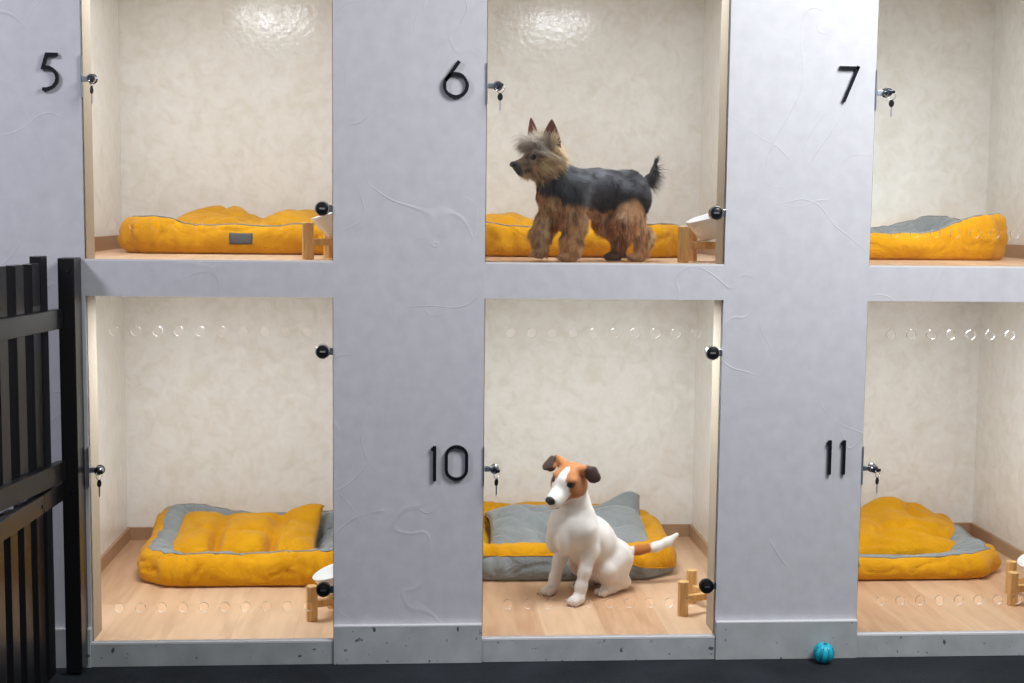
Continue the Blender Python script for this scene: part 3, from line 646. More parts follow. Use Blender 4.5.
def mesh_np(name, V, Fc, cols, mat, parent=None, smooth=True):
    me = bpy.data.meshes.new(name); me.vertices.add(len(V)); me.vertices.foreach_set('co', np.ascontiguousarray(V, np.float32).ravel())
    k = Fc.shape[1]; me.loops.add(Fc.size); me.loops.foreach_set('vertex_index', np.ascontiguousarray(Fc, np.int32).ravel())
    me.polygons.add(len(Fc)); me.polygons.foreach_set('loop_start', np.arange(0, Fc.size, k, dtype=np.int32)); me.polygons.foreach_set('loop_total', np.full(len(Fc), k, np.int32))
    me.update(calc_edges=True); me.validate()
    me.polygons.foreach_set('use_smooth', [smooth]*len(me.polygons))
    if cols is not None:
        ca = me.color_attributes.new('coat', 'FLOAT_COLOR', 'POINT'); C4 = np.ones((len(V), 4), np.float32); C4[:, :3] = cols; ca.data.foreach_set('color', C4.ravel())
    me.materials.append(mat); o = bpy.data.objects.new(name, me); COL.objects.link(o)
    if parent: o.parent = parent
    return o
def C3(r, g_, b): return np.array(srgb(r, g_, b)[:3])
def sstep(x, a, b): t = np.clip((x-a)/(b-a), 0, 1); return t*t*(3-2*t)
def mixc(c, d, f): return c*(1-f[:, None])+np.asarray(d)*f[:, None]
def np_noise(P, s, seed): return vnoise(P, s, seed)
def strands(P0, D0, Nn, L, r, cols, droop, seg=3, curl=.0):
    """thin tapered three-sided hairs, all in one mesh"""
    n = len(P0); P = P0.copy(); Dv = D0.copy(); rings = []; 
    side = np.cross(D0, Nn+.01); side /= np.linalg.norm(side, axis=1)[:, None]+1e-9
    for k in range(seg+1):
        t = k/seg; rad = r*(1-t)**.8*np.ones(n) if k < seg else np.full(n, 1e-5)
        up = np.cross(side, Dv); up /= np.linalg.norm(up, axis=1)[:, None]+1e-9
        rings.append(np.stack([P+(side*math.cos(a)+up*math.sin(a))*rad[:, None] for a in (0, 2.094, 4.189)], 1))
        P = P+Dv*(L/seg)[:, None]; Dv = Dv+droop+RNG.normal(0, curl, (n, 3)); Dv /= np.linalg.norm(Dv, axis=1)[:, None]+1e-9
    V = np.stack(rings, 1)                       # n, seg+1, 3, 3
    base = (np.arange(n)*(seg+1)*3)[:, None]; fs = []
    for k in range(seg):
        for j in range(3):
            fs.append(np.concatenate([base+k*3+j, base+k*3+(j+1) % 3, base+(k+1)*3+(j+1) % 3, base+(k+1)*3+j], 1))
    return V.reshape(-1, 3), np.concatenate(fs), np.repeat(cols, (seg+1)*3, axis=0)
def sample(V, Fc, nr, n):
    a, b, c, d = V[Fc[:, 0]], V[Fc[:, 1]], V[Fc[:, 2]], V[Fc[:, 3]]; ar = np.linalg.norm(np.cross(c-a, d-b), axis=1)
    f = RNG.choice(len(Fc), n, p=ar/ar.sum()); u, v = RNG.random(n)[:, None], RNG.random(n)[:, None]
    w = [(1-u)*(1-v), u*(1-v), u*v, (1-u)*v]
    q = Fc[f]; P = sum(w[i]*V[q[:, i]] for i in range(4)); nn = sum(w[i]*nr[q[:, i]] for i in range(4)); nn /= np.linalg.norm(nn, axis=1)[:, None]+1e-9
    return P, nn
def ball_mesh(mb, c, r, n=16, m=10):
    vs = [(c[0]+r*math.sin(PI*i/m)*math.cos(2*PI*k/n), c[1]+r*math.sin(PI*i/m)*math.sin(2*PI*k/n), c[2]+r*math.cos(PI*i/m)) for i in range(m+1) for k in range(n)]
    mb.add(vs, [(i*n+k, i*n+(k+1) % n, (i+1)*n+(k+1) % n, (i+1)*n+k) for i in range(m) for k in range(n)]); return mb

M_JCOAT = mat_coat('short_coat', .75, .12, 240); M_HAIR = mat_coat('long_hair', .55, 0, 100, .1)
M_EYE = plain('dark_eye', srgb(14, 9, 7), .06, spec=.6); M_NOSE = plain('nose_leather', srgb(30, 27, 27), .35, bump=.5, bscale=500)
M_PAD = plain('claw', srgb(70, 60, 54), .4)

def frame(f, l, u): return np.stack([np.array(l, float), np.array(f, float), np.array(u, float)])   # rows: side, forward, up
def head_axes(az, pitch, roll):
    """az: heading of the nose in the XY plane; pitch<0 looks down; roll>0 lowers the left side"""
    f = np.array([math.cos(az)*math.cos(pitch), math.sin(az)*math.cos(pitch), math.sin(pitch)])
    l = np.cross([0, 0, 1], f); l /= np.linalg.norm(l); u = np.cross(f, l)
    l2 = l*math.cos(roll)-u*math.sin(roll); u2 = u*math.cos(roll)+l*math.sin(roll)
    return f, l2, u2

def sitting_dog():
    org = np.array([.417, .343, Z3]); Fw = np.array([-.78, -.62, 0]); Fw /= np.linalg.norm(Fw); Lf = np.cross([0, 0, 1], Fw)
    T_ = lambda f, l, z: org+Fw*f+Lf*l+np.array([0, 0, z])
    B = Body()
    # trunk
    B.cone(T_(-.028, 0, .211), T_(-.100, 0, .156), .062, .065, .03).cone(T_(-.100, 0, .156), T_(-.164, .002, .086), .065, .069, .04)
    B.ell(T_(-.004, 0, .198), (.050, .048, .056), None, .03)
    for s in (1, -1): B.ell(T_(.024, .021*s, .180), (.023, .026, .042), np.stack([Lf, Fw, np.array([0, 0, 1.])]), .007)
    B.cone(T_(-.038, .0, .250), T_(-.022, .004, .318), .053, .042, .03)
    # front legs
    for s, fo in ((1, .004), (-1, -.012)):
        B.ell(T_(-.022, .040*s, .205), (.030, .046, .058), np.stack([Lf, Fw, np.array([0, 0, 1.])]), .010)
        B.chain([(T_(-.030, .046*s, .205), .036), (T_(-.046, .055*s, .145), .0235), (T_(-.024+fo, .0605*s, .090), .0170), (T_(-.010+fo, .0615*s, .048), .0150), (T_(-.002+fo, .0625*s, .024), .0160)], .014)
        B.ell(T_(.010+fo, .0625*s, .0145), (.020, .026, .0150), frame(Fw, Lf, (0, 0, 1)), .012)
        for t in (-1.5, -.5, .5, 1.5): B.ell(T_(.029+fo-abs(t)*.004, (.0625*s+t*.0098), .0105), (.0052, .0125, .0100), frame(Fw, Lf, (0, 0, 1)), .0015)
    # haunches, shanks and hind feet
    for s in (1, -1):
        B.cone(T_(-.176, .034*s, .100), T_(-.118, .052*s, .078), .054, .036, .016)
        B.ell(T_(-.160, .044*s, .066), (.034, .056, .056), frame(Fw, Lf, (0, 0, 1)), .012)
        B.chain([(T_(-.118, .054*s, .070), .030), (T_(-.200, .048*s, .026), .019), (T_(-.150, .049*s, .015), .0145), (T_(-.118, .050*s, .015), .0165)], .010)
        for t in (-1.5, -.5, .5, 1.5): B.ell(T_(-.094-abs(t)*.004, (.050*s+t*.0096), .0115), (.0051, .0125, .0105), frame(Fw, Lf, (0, 0, 1)), .0015)
    # tail
    tb = [T_(-.205, .0, .080), T_(-.236, .004, .098), np.array([.657, .478, Z3+.110]), np.array([.708, .486, Z3+.116]), np.array([.744, .492, Z3+.130]), np.array([.772, .497, Z3+.150])]
    B.chain(list(zip(tb, (.022, .016, .0135, .0135, .0125, .006))), .012)
    # head
    az = math.atan2(-.74, -.67); f, l, u = head_axes(az, math.radians(-21), math.radians(12)); Cc = np.array([.4300, .338, Z3+.3535]); Rm = frame(f, l, u)
    H = lambda s, fw_, up_: Cc+l*s+f*fw_+u*up_
    B.ell(H(0, -.002, .004), (.046, .052, .042), Rm, .02)
    B.ell(H(0, .022, .010), (.036, .036, .030), Rm, .015)
    for s in (1, -1): B.ell(H(.026*s, .012, -.014), (.026, .036, .028), Rm, .015)
    B.cone(H(0, .034, -.010), H(0, .086, -.019), .0295, .0215, .016)
    B.cone(H(0, .060, -.024), H(0, .090, -.024), .0220, .0180, .010)
    B.cone(H(0, .020, -.032), H(0, .076, -.043), .0210, .0115, .010)
    for s in (1, -1):
        B.ell(H(.023*s, .032, .027), (.014, .010, .007), Rm, .008)      # brows
        B.cut(H(.0262*s, .0440, .0160), (.0100, .0080, .0066), Rm, .004) # eye sockets
        B.cut(H(.017*s, .068, -.0335), (.004, .024, .0018), Rm, .004)   # lip line
    # folded ears
    for s in (1, -1):
        a, b_ = H(.032*s, -.010, .036), H(.049*s, -.010, .047); tip = H(.086, -.016, .020) if s > 0 else H(-.082, .020, .020)
        B.cone(a, b_, .0150, .0110, .010)
        d = tip-b_; Ld = np.linalg.norm(d); d /= Ld; nrm = f*.72+l*s*.30+u*.5; nrm -= d*(nrm @ d); nrm /= np.linalg.norm(nrm); wv = np.cross(nrm, d)
        B.ell(b_+d*Ld*.36, (.0215, .0185, .0058), np.stack([wv, d, nrm]), .006); B.ell(b_+d*Ld*.45-u*.013, (.0150, .0160, .0050), np.stack([wv, d, nrm]), .006); B.ell(b_+d*Ld*.74, (.0140, .0150, .0048), np.stack([wv, d, nrm]), .008)
    V, Fc, nr = B.mesh((.31, .20, Z3-.01), (.80, .60, Z3+.44), .0027)
    V[:, 2] = np.maximum(V[:, 2], Z3+.0006)
    # coat pattern
    q = (V-Cc) @ Rm.T; s_, f_, u_ = q.T; nz = np_noise(V, 60, 3)*.004
    white = C3(224, 219, 213); tan = C3(184, 124, 74); tan2 = C3(154, 96, 54); dark = C3(74, 54, 48)
    col = np.tile(white, (len(V), 1)).astype(float)
    headish = ((np.linalg.norm(q/np.array([.088, .075, .084]), axis=1) < 1.0) & (u_ > -.040)).astype(float)
    blaze = np.interp(f_, [-.06, -.004, .008, .022, .032, .05, .07], [-.01, -.004, .004, .0085, .0105, .0140, .03])
    patch = sstep(np.abs(s_)+nz, blaze-.0015, blaze+.0015)*headish
    muz = sstep(f_+nz*1.5-.30*np.clip(-u_-.0, 0, .03), .048, .053); patch *= (1-muz)
    patch *= 1-sstep(-u_+nz*1.5, .026, .031)                                  # throat and chin stay white
    patch *= 1-sstep(-f_+nz, .044, .052)*(u_ < .02)                             # neck stays white
    sh = np_noise(V, 34, 8)
    col = mixc(col, tan*.5+tan2*.5, patch); col = mixc(col, tan2, patch*sstep(sh, -.2, .6)*.5)
    for s in (1, -1):
        de = np.linalg.norm((q-np.array([.0268*s, .041, .0155]))/np.array([.0138, .0125, .0108]), axis=1); col = mixc(col, C3(48, 32, 26), 1-sstep(de, .75, 1.1))
        sp = np.linalg.norm(q-np.array([.024*s, .056, -.030]), axis=1); col = mixc(col, C3(96, 62, 44), (1-sstep(sp+nz, .004, .0075))*.9)
    ear = ((np.abs(s_) > .045) & (u_ > -.012) & (np.abs(s_) < .12) & (np.abs(f_) < .06)); eb = sstep(np.abs(s_)+nz, .047, .052)*ear*((u_ > .016) | (np.abs(s_) > .057)); col = mixc(col, dark, eb)
    lip = (1-sstep(np.abs(u_+.0335-.05*(f_-.07)), .0012, .0030))*(f_ > .045)*(np.abs(s_) > .006)*headish.clip(0, 1); col = mixc(col, C3(60, 46, 44), np.where(f_ > .06, lip, lip*.6)); col = mixc(col, C3(66, 54, 54), 1-sstep(np.linalg.norm(q-np.array([0, .094, -.043]), axis=1)+nz, .012, .018))
    # tail patch, pink belly skin, toes
    tl = V-tb[2]; t0 = V-tb[1]; ontail = (V[:, 0] > .640) & (V[:, 2] > Z3+.07) & (V[:, 1] > .46)
    col = mixc(col, C3(176, 106, 50), ontail*(1-sstep(V[:, 0]+nz*1.2, .686, .694)))
    lf = (V-org) @ Fw; ll = (V-org) @ Lf
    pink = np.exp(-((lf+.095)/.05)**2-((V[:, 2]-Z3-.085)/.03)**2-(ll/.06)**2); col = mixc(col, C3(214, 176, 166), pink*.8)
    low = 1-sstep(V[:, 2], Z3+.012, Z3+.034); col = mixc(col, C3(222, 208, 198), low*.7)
    fr = np_noise(V, 90, 12); col *= (1+.04*fr)[:, None]
    # shift everything so the object's origin is at the dog's base
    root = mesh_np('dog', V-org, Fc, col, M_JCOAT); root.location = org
    tag(root, 'white smooth-coated dog with tan face patches sitting on the wooden kennel floor', 'dog')
    loc = lambda p: Vector(p)-Vector(org)
    for s in (1, -1):
        mb = MB(); ball_mesh(mb, loc(H(.0252*s, .0384, .0160)), .0084); e = mb.build('eye', M_EYE, root, smooth=True)
    nb = Body(); nb.ell(H(0, .1045, -.0095), (.0145, .0090, .0110), Rm, .01).ell(H(0, .1065, -.0160), (.0060, .0060, .0085), Rm, .006)
    for s in (1, -1): nb.ell(H(.0088*s, .1045, -.0128), (.0066, .0075, .0066), Rm, .004).cut(H(.0070*s, .1140, -.0115), (.0028, .004, .0019), Rm, .001)
    c0 = H(0, .105, -.012); V2, F2, _ = nb.mesh(c0-.026, c0+.026, .0013); mesh_np('nose', V2-org, F2, None, M_NOSE, root)
    # toe claws on the three visible feet
    for foot, base in (((.0, 1), .036), ((.004, -1), .040), ((-.094, .8), -.086)):
        mb = MB()
        for t in (-1.5, -.5, .5, 1.5):
            sd = .0625*foot[1]+t*.0088; p = T_(base-abs(t)*.004, sd, .0085); mb.tube([loc(p), loc(p+Fw*.0045-np.array([0, 0, .004]))], [.0016, .0006], 6)
        mb.build('claws', M_PAD, root)
    # short coat, laid back along the body
    P, nn = sample(V, Fc, nr, 26000)
    flow = -Fw*.6+np.array([0, 0, -.8]); fh = -f
    qh = (P-Cc) @ Rm.T; onhead = np.linalg.norm(qh/np.array([.10, .11, .075]), axis=1) < 1
    dirs = np.where(onhead[:, None], fh, flow); dirs = dirs-nn*(dirs*nn).sum(1)[:, None]; dirs /= np.linalg.norm(dirs, axis=1)[:, None]+1e-9
    dirs = dirs*.92+nn*.34+RNG.normal(0, .12, P.shape); dirs /= np.linalg.norm(dirs, axis=1)[:, None]
    # colour of the nearest body vertex
    from mathutils.kdtree import KDTree
    kd = KDTree(len(V)); [kd.insert(v, i) for i, v in enumerate(V)]; kd.balance()
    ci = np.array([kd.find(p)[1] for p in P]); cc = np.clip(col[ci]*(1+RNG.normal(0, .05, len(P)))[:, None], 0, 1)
    ok = (nn[:, 2] > -.9) & (P[:, 2] > Z3+.030) & (np.linalg.norm(qh-np.array([0, .106, -.012]), axis=1) > .018) & (np.linalg.norm((np.abs(qh)-np.array([.0262, .042, .016])), axis=1) > .011)
    L = np.full(len(P), .0062)*RNG.uniform(.7, 1.2, len(P))
    Vh, Fh, Ch = strands(P[ok]-org-nn[ok]*.0008, dirs[ok], nn[ok], L[ok], .00042, cc[ok], np.array([0, 0, -.08]), 2)
    Vh[:, 2] = np.maximum(Vh[:, 2], .0006)
    tag(mesh_np('short_coat', Vh, Fh, Ch, M_HAIR, root), kind='stuff')
sitting_dog()

def terrier():
    org = np.array([.474, .215, Z1]); Fw = np.array([-.95, -.31, 0]); Fw /= np.linalg.norm(Fw); Lf = np.cross([0, 0, 1], Fw)
    T_ = lambda f, l, z: org+Fw*f+Lf*l+np.array([0, 0, z]); R0 = frame(Fw, Lf, (0, 0, 1))
    B = Body()
    B.chain([(T_(.118, 0, .180), .050), (T_(.075, 0, .188), .057), (T_(0, 0, .190), .055), (T_(-.085, 0, .196), .051)], .03)
    B.ell(T_(-.098, 0, .192), (.046, .050, .052), R0, .02)
    B.cone(T_(.108, 0, .205), T_(.152, .004, .262), .047, .040, .03)
    # near front leg planted, far front leg stepping
    B.chain([(T_(.088, .034, .160), .036), (T_(.082, .036, .105), .026), (T_(.090, .037, .055), .022), (T_(.092, .037, .018), .020)], .02); B.ell(T_(.104, .037, .012), (.018, .024, .0125), R0, .01)
    B.chain([(T_(.110, -.032, .160), .036), (T_(.128, -.034, .108), .026), (T_(.150, -.036, .070), .021), (T_(.146, -.036, .035), .018)], .02); B.ell(T_(.152, -.036, .022), (.016, .020, .013), R0, .01)
    # hind legs with stifle forward and hock back
    B.chain([(T_(-.098, .032, .170), .045), (T_(-.078, .036, .115), .034), (T_(-.128, .037, .066), .019), (T_(-.118, .037, .020), .0165)], .02); B.ell(T_(-.104, .037, .012), (.017, .024, .0120), R0, .01)
    B.chain([(T_(-.085, -.030, .165), .042), (T_(-.052, -.034, .110), .032), (T_(-.092, -.034, .064), .019), (T_(-.082, -.034, .020), .0165)], .02); B.ell(T_(-.068, -.034, .012), (.017, .024, .0120), R0, .01)
    # tail
    tp = [T_(-.138, 0, .208), T_(-.160, 0, .226), T_(-.174, 0, .248), T_(-.178, 0, .268)]
    B.chain(list(zip(tp, (.015, .009, .0065, .0035))), .010)
    # head
    az = math.atan2(-.44, -.90); f, l, u = head_axes(az, math.radians(-3), math.radians(3)); Cc = T_(.166, .006, .277); Rm = frame(f, l, u)
    H = lambda s, a, b: Cc+l*s+f*a+u*b
    B.ell(H(0, 0, 0), (.040, .044, .040), Rm, .02)
    for s in (1, -1): B.ell(H(.020*s, .008, -.022), (.022, .032, .026), Rm, .015)
    B.cone(H(0, .034, -.016), H(0, .074, -.021), .0240, .0150, .014); B.cone(H(0, .03, -.032), H(0, .066, -.034), .0160, .0085, .01)
    for s in (1, -1): B.cut(H(.0205*s, .0385, -.001), (.0075, .0065, .0052), Rm, .003)
    V, Fc, nr = B.mesh((.22, .06, Z1-.005), (.76, .40, Z1+.345), .0032); V[:, 2] = np.maximum(V[:, 2], Z1+.0008)
    black = C3(56, 56, 61); steel = C3(134, 136, 145); tanl = C3(252, 208, 164); tan_d = C3(224, 156, 112); silver = C3(238, 228, 216); gold = C3(252, 220, 178)
    def coat(P):
        p = P-org; a = p @ Fw; b = p @ Lf; z = p[:, 2]; n = np_noise(P, 22, 5); n2 = np_noise(P, 55, 9)
        c = np.tile(black, (len(P), 1)).astype(float)
        c = mixc(c, steel, np.clip(.28+.7*n, 0, 1)*sstep(z, .14, .22)*.75); c = mixc(c, steel*1.15, np.exp(-((a-.055)/.022)**2-((z-.175)/.05)**2)*.8)
        legline = np.interp(a, [-.16, -.125, -.085, -.05, 0, .05, .10, .15, .18], [.118, .125, .168, .150, .128, .140, .158, .172, .195])
        lg = 1-sstep(z+n*.016, legline-.010, legline+.010); c = mixc(c, tanl*.8+tan_d*.2, lg); c = mixc(c, tan_d, lg*np.clip(.15+n2, 0, 1)*.7)
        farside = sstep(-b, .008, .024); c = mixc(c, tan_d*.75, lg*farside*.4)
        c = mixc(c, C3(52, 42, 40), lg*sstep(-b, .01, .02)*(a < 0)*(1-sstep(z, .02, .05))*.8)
        chest = sstep(a+n*.01, .130, .152)*(1-sstep(z+n*.02, .158, .185)); c = mixc(c, gold*.8+tan_d*.2, chest)
        h = np.linalg.norm((P-H(0, .016, .002))/.066, axis=1); hd = 1-sstep(h+n*.1, .95, 1.12)
        q = (P-Cc) @ Rm.T
        hc = np.tile(gold*.55+tanl*.45, (len(P), 1)); hc = mixc(hc, silver, sstep(q[:, 2]+n*.01, .002, .022)*sstep(q[:, 1], -.035, -.008)); hc = mixc(hc, C3(140, 116, 102), sstep(q[:, 1], .032, .05)*sstep(q[:, 2], -.04, -.01)*.8)
        hc = mixc(hc, C3(62, 50, 46), np.exp(-((np.abs(q[:, 0])-.022)/.014)**2-((q[:, 1]-.034)/.012)**2-((q[:, 2]-.004)/.013)**2)*.95); hc = mixc(hc, C3(58, 46, 44), (1-sstep(np.abs(q[:, 2]+.031), .002, .006))*sstep(q[:, 1], .038, .05)*.85)
        c = mixc(c, hc, hd)
        tl = sstep(-a, .140, .150)*sstep(z, .16, .185); c = mixc(c, C3(46, 42, 42), tl)
        return c
    col = coat(V)*.8
    root = mesh_np('dog', V-org, Fc, col, M_JCOAT); root.location = org
    tag(root, 'black and tan long-haired terrier standing in the upper kennel by the number 6', 'dog')
    loc = lambda p: Vector(p)-Vector(org)
    for s in (1, -1):
        mb = MB(); ball_mesh(mb, loc(H(.0200*s, .0360, -.0005)), .0078); mb.build('eye', M_EYE, root, smooth=True)
    nb = Body(); nb.ell(H(0, .0885, -.0165), (.0100, .0070, .0078), Rm, .01)
    for s in (1, -1): nb.ell(H(.0056*s, .0885, -.0185), (.0048, .0058, .0048), Rm, .004).cut(H(.0046*s, .0955, -.0175), (.0022, .003, .0014), Rm, .001)
    c0 = H(0, .0885, -.017); V2, F2, _ = nb.mesh(c0-.016, c0+.016, .0011); mesh_np('nose', V2-org, F2, None, M_NOSE, root)
    # mouth line and tongue edge
    # pricked ears
    M_EARB, M_EARI = plain('ear_back', srgb(104, 78, 66), .8), plain('ear_skin', srgb(140, 82, 76), .6, sheen=.2)
    for s in (1, -1):
        base = H(.026, -.012, .026) if s > 0 else H(-.030, .004, .026); tip = H(.034, -.012, .100) if s > 0 else H(-.040, .006, .104); ax = (tip-base); Ln = np.linalg.norm(ax); ax /= Ln
        op = (f*.65+l*.75) if s > 0 else (f*.75+l*.45); op -= ax*(op @ ax); op /= np.linalg.norm(op); wv = np.cross(ax, op); mb = MB(); vs = []; nu, nv = 11, 14
        for layer, off in ((0, 0), (1, -.0028)):
            for i in range(nv):
                t = i/(nv-1); w_ = (.0270 if s > 0 else .0200)*(1-t)**.72*(1+.35*t*(1-t)*2)+.0006
                for j in range(nu):
                    x = (j/(nu-1)*2-1); cup = -.014*(1-x*x)*(1-t)**1.1
                    vs.append(loc(base+ax*(Ln*t)+wv*(w_*x)+op*(cup+off+.006*t)))
        M_ = nu*nv; fs = []; mi = []
        for ly in (0, 1):
            for i in range(nv-1):
                for j in range(nu-1):
                    a = ly*M_+i*nu+j; fs.append((a, a+1, a+nu+1, a+nu))
        edge = [i*nu for i in range(nv)]+[(nv-1)*nu+j for j in range(1, nu)]+[i*nu+nu-1 for i in range(nv-2, -1, -1)]
        mb.m = 0; mb.add(vs, fs[:(nv-1)*(nu-1)], 0); mb.add([], [], 0)
        for q_ in fs[(nv-1)*(nu-1):]: mb.f.append(q_); mb.mi.append(1)
        for a, b in zip(edge[:-1], edge[1:]): mb.f.append((a, b, b+M_, a+M_)); mb.mi.append(1)
        mb.build('ear', [M_EARI, M_EARB], root, smooth=True)
    # long hair
    P, nn = sample(V, Fc, nr, 42000); p = P-org; a, b, z = p @ Fw, p @ Lf, p[:, 2]; q = (P-Cc) @ Rm.T
    hd = np.linalg.norm((P-H(0, .016, .0))/.064, axis=1) < 1
    legs = (z < .135) & ~hd; tail = (a < -.142) & (z > .195)
    L = np.full(len(P), .013); L[legs] = .024; 
    chestm = (a > .115) & (z < .215) & ~hd; L[chestm] = .022
    belly = (nn[:, 2] < -.5) & (z > .11) & ~legs & ~hd; L[belly] = .018
    L[hd] = .030; muzz = hd & (q[:, 1] > .040); L[muzz] = .013; L[tail] = .014
    cheek = hd & (q[:, 1] < .030) & (q[:, 2] < .012); L[cheek] = .036
    L[hd & (q[:, 2] < -.035)] = .026
    L[(z < .022)] = .008
    L *= RNG.uniform(.55, 1.15, len(P))
    flow = np.tile(-Fw*.75+np.array([0, 0, -.55]), (len(P), 1))
    flow[legs] = np.array([0, 0, -1])-Fw*.10; flow[chestm] = np.array([0, 0, -1.0])
    top = hd & (q[:, 2] > .015) & (q[:, 1] > -.02)
    flow[hd] = -f*.75+u*(-.45); flow[muzz] = f*(-.1)-u*.9
    flow[top] = f*.35+u*.55
    hs = np.sign(q[:, 0])[:, None]*l; flow = np.where(hd[:, None], flow+hs*.35, flow)
    flow[tail] = -Fw*.9+np.array([0, 0, -.25])
    # clumped direction noise
    cl = np.stack([vnoise(P, 45, 1), vnoise(P, 45, 11), vnoise(P, 45, 21)], 1)
    fl = flow-nn*(flow*nn).sum(1)[:, None]*.8; fl /= np.linalg.norm(fl, axis=1)[:, None]+1e-9
    out = np.where(hd, .55, np.where(legs, .50, .26)); out[muzz] = .35; out[tail] = .5
    dirs = fl+nn*out[:, None]+cl*.55+RNG.normal(0, .10, P.shape); dirs /= np.linalg.norm(dirs, axis=1)[:, None]
    clump = vnoise(P*np.array([1, 1, .35]), 130, 77)*.9+vnoise(P*np.array([1, 1, .5]), 70, 78)*.5; clump[~(hd | legs | chestm)] *= .7; clump[hd] *= 1.35; cc = coat(P)*np.clip(1+clump+RNG.normal(0, .14, len(P)), .35, 1.7)[:, None]; lightt = (RNG.random(len(P)) < .18) & (hd | legs); cc[lightt] = cc[lightt]*.6+C3(214, 178, 146)*.4
    eyes = np.linalg.norm(np.abs(q)*np.array([1, 1, 1])-np.array([.0205, .040, 0]), axis=1) < .0095; nose = np.linalg.norm(q-np.array([0, .092, -.017]), axis=1) < .015
    ok = ~eyes & ~nose
    dr = np.where(top[:, None], np.array([0, 0, -.18])+f*.10, np.array([0, 0, -.20]))
    dr[tail] = np.array([0, 0, -.12])
    Vh, Fh, Ch = strands(P[ok]-org-nn[ok]*.001, dirs[ok], nn[ok], L[ok], .00085, np.clip(cc[ok], 0, 1), dr[ok], 3, .06)
    sets = [(Vh, Fh, Ch)]
    def tuft(n, src, L_, dirn, jit, c_, droop, spread):
        P_ = np.array(src)[RNG.integers(0, len(src), n)]+RNG.normal(0, spread, (n, 3)); d = np.array(dirn)+RNG.normal(0, jit, (n, 3)); d /= np.linalg.norm(d, axis=1)[:, None]
        cc_ = np.clip(np.array(c_)*(1+RNG.normal(0, .2, n))[:, None], 0, 1); sets.append(strands(P_-org, d, np.tile(u, (n, 1)), RNG.uniform(.55, 1.15, n)*L_, .00075, cc_, np.array(droop), 5, .03))
    tuft(340, [H(x, .024, .034) for x in np.linspace(-.022, .022, 7)], .052, f*.85+u*.50, .26, silver*.75+C3(130, 104, 86)*.25, f*.04-u*.36, .008)     # fringe over the brow
    tuft(150, [H(x, .034, .026) for x in np.linspace(-.022, .022, 7)], .040, f*1.0+u*.25, .22, C3(150, 124, 104), f*.08-u*.30, .004)
    tuft(500, [H(x, .0, .040) for x in np.linspace(-.02, .02, 5)], .034, u*1.0+f*.1, .45, silver*.8+gold*.2, -u*.05, .007)
    for s in (1, -1):
        tuft(300, [H(.026*s, -.016, .030), H(.038*s, -.012, .040), H(.014*s, -.012, .034)], .034, u*.9+l*s*.4-f*.2, .3, gold*.6+silver*.4, -u*.06, .006)
        tuft(260, [H(.030*s, -.02, .016)], .045, -f*.6-u*.6+l*s*.5, .3, gold, -u*.12, .010)
    tuft(230, [tp[1]*(1-t)+tp[3]*t for t in np.linspace(-.4, .7, 10)], .050, -Fw*.80+np.array([0, 0, -.28]), .36, C3(44, 40, 40), np.array([0, 0, -.16]), .003)
    tuft(120, [tp[3]*(1-t)+tp[2]*t for t in np.linspace(0, .6, 5)], .026, -Fw*.25+np.array([0, 0, 1.0]), .16, C3(40, 37, 38), -Fw*.10, .0015)
    tuft(90, [T_(-.005+x, .0, .134) for x in np.linspace(-.02, .02, 5)], .022, np.array([0, 0, -1.0])-Fw*.3, .2, C3(58, 50, 50), np.array([0, 0, -.1]), .004)
    off = 0; VV, FF, CCs = [], [], []
    for v, fq, c in sets: VV.append(v); FF.append(fq+off); CCs.append(c); off += len(v)
    VV = np.concatenate(VV); VV[:, 2] = np.maximum(VV[:, 2], .0008)
    tag(mesh_np('long_coat', VV, np.concatenate(FF), np.concatenate(CCs), M_HAIR, root), kind='stuff')
terrier()
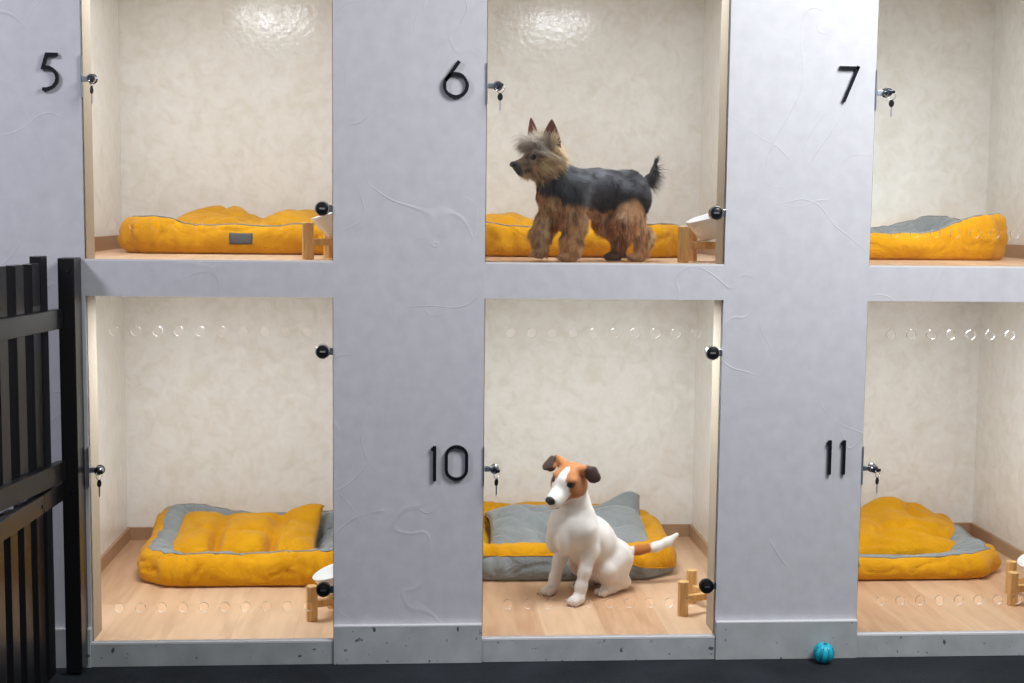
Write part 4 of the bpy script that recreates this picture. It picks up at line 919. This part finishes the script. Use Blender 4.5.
#DOGS_END
# ------------------------------------------------------------------ light
def area(name, loc, target, size, power, col, sy=None, spread=PI):
    li = bpy.data.lights.new(name, 'AREA'); li.energy = power; li.color = col; li.size = size; li.spread = spread
    if sy: li.shape = 'RECTANGLE'; li.size_y = sy
    o = bpy.data.objects.new(name, li); COL.objects.link(o); o.location = loc
    o.rotation_euler = (Vector(target)-Vector(loc)).to_track_quat('-Z', 'Y').to_euler(); return o
KPOW = {('upper', 0): 7.9, ('upper', 1): 6.9, ('upper', 2): 5.6, ('lower', 0): 7.2, ('lower', 1): 7.8, ('lower', 2): 6.9}
for c, (x0, x1) in enumerate(COLS):
    for row, (z0, z1) in ROWS.items():
        xc = (x0-LW+x1+RW)/2
        xc += (-.05, .05, 0)[c]; area('kennel_light', (xc, .24, z1-.012), (xc, .24, z0), .24, KPOW[(row, c)], (.89, .94, 1.0), .24)
area('ceiling_lamp', (1.65, -1.40, 2.60), (1.05, 0, .7), 1.0, 66, (.985, 1.0, 1.0), 1.0)
area('ceiling_lamp', (-2.3, -1.6, 2.75), (-1.4, 0, 1.3), .5, 16, (.88, .87, 1.0), .5, 2.0)
w = bpy.data.worlds.new('World'); SC.world = w; w.use_nodes = True
w.node_tree.nodes['Background'].inputs['Color'].default_value = (.78, .78, .82, 1); w.node_tree.nodes['Background'].inputs['Strength'].default_value = .27
# ------------------------------------------------------------------ camera
F_PX, PITCH, ROLL, YAW = 1331.54, .0964, .0109, .0698
cam = bpy.data.cameras.new('Camera'); co = bpy.data.objects.new('Camera', cam); COL.objects.link(co)
cam.sensor_width = 36; cam.lens = F_PX/1024*36; cam.clip_start = .05
cy, sy, cp, sp = math.cos(YAW), math.sin(YAW), math.cos(PITCH), math.sin(PITCH)
fw = Vector((sy*cp, cy*cp, -sp)); r = Vector((cy, -sy, 0)); up = r.cross(fw)
r2 = r*math.cos(ROLL)+up*math.sin(ROLL); u2 = up*math.cos(ROLL)-r*math.sin(ROLL)
co.matrix_world = Matrix(((r2.x, u2.x, -fw.x, -.0044), (r2.y, u2.y, -fw.y, -3.4), (r2.z, u2.z, -fw.z, 1.1743), (0, 0, 0, 1)))
SC.camera = co
vs = SC.view_settings; vs.view_transform = 'Standard'; vs.look = 'None'; vs.exposure = 0; vs.gamma = 1; vs.use_curve_mapping = False
SC.cycles.use_denoising = True; SC.cycles.max_bounces = 10; SC.cycles.diffuse_bounces = 6; SC.cycles.transparent_max_bounces = 24
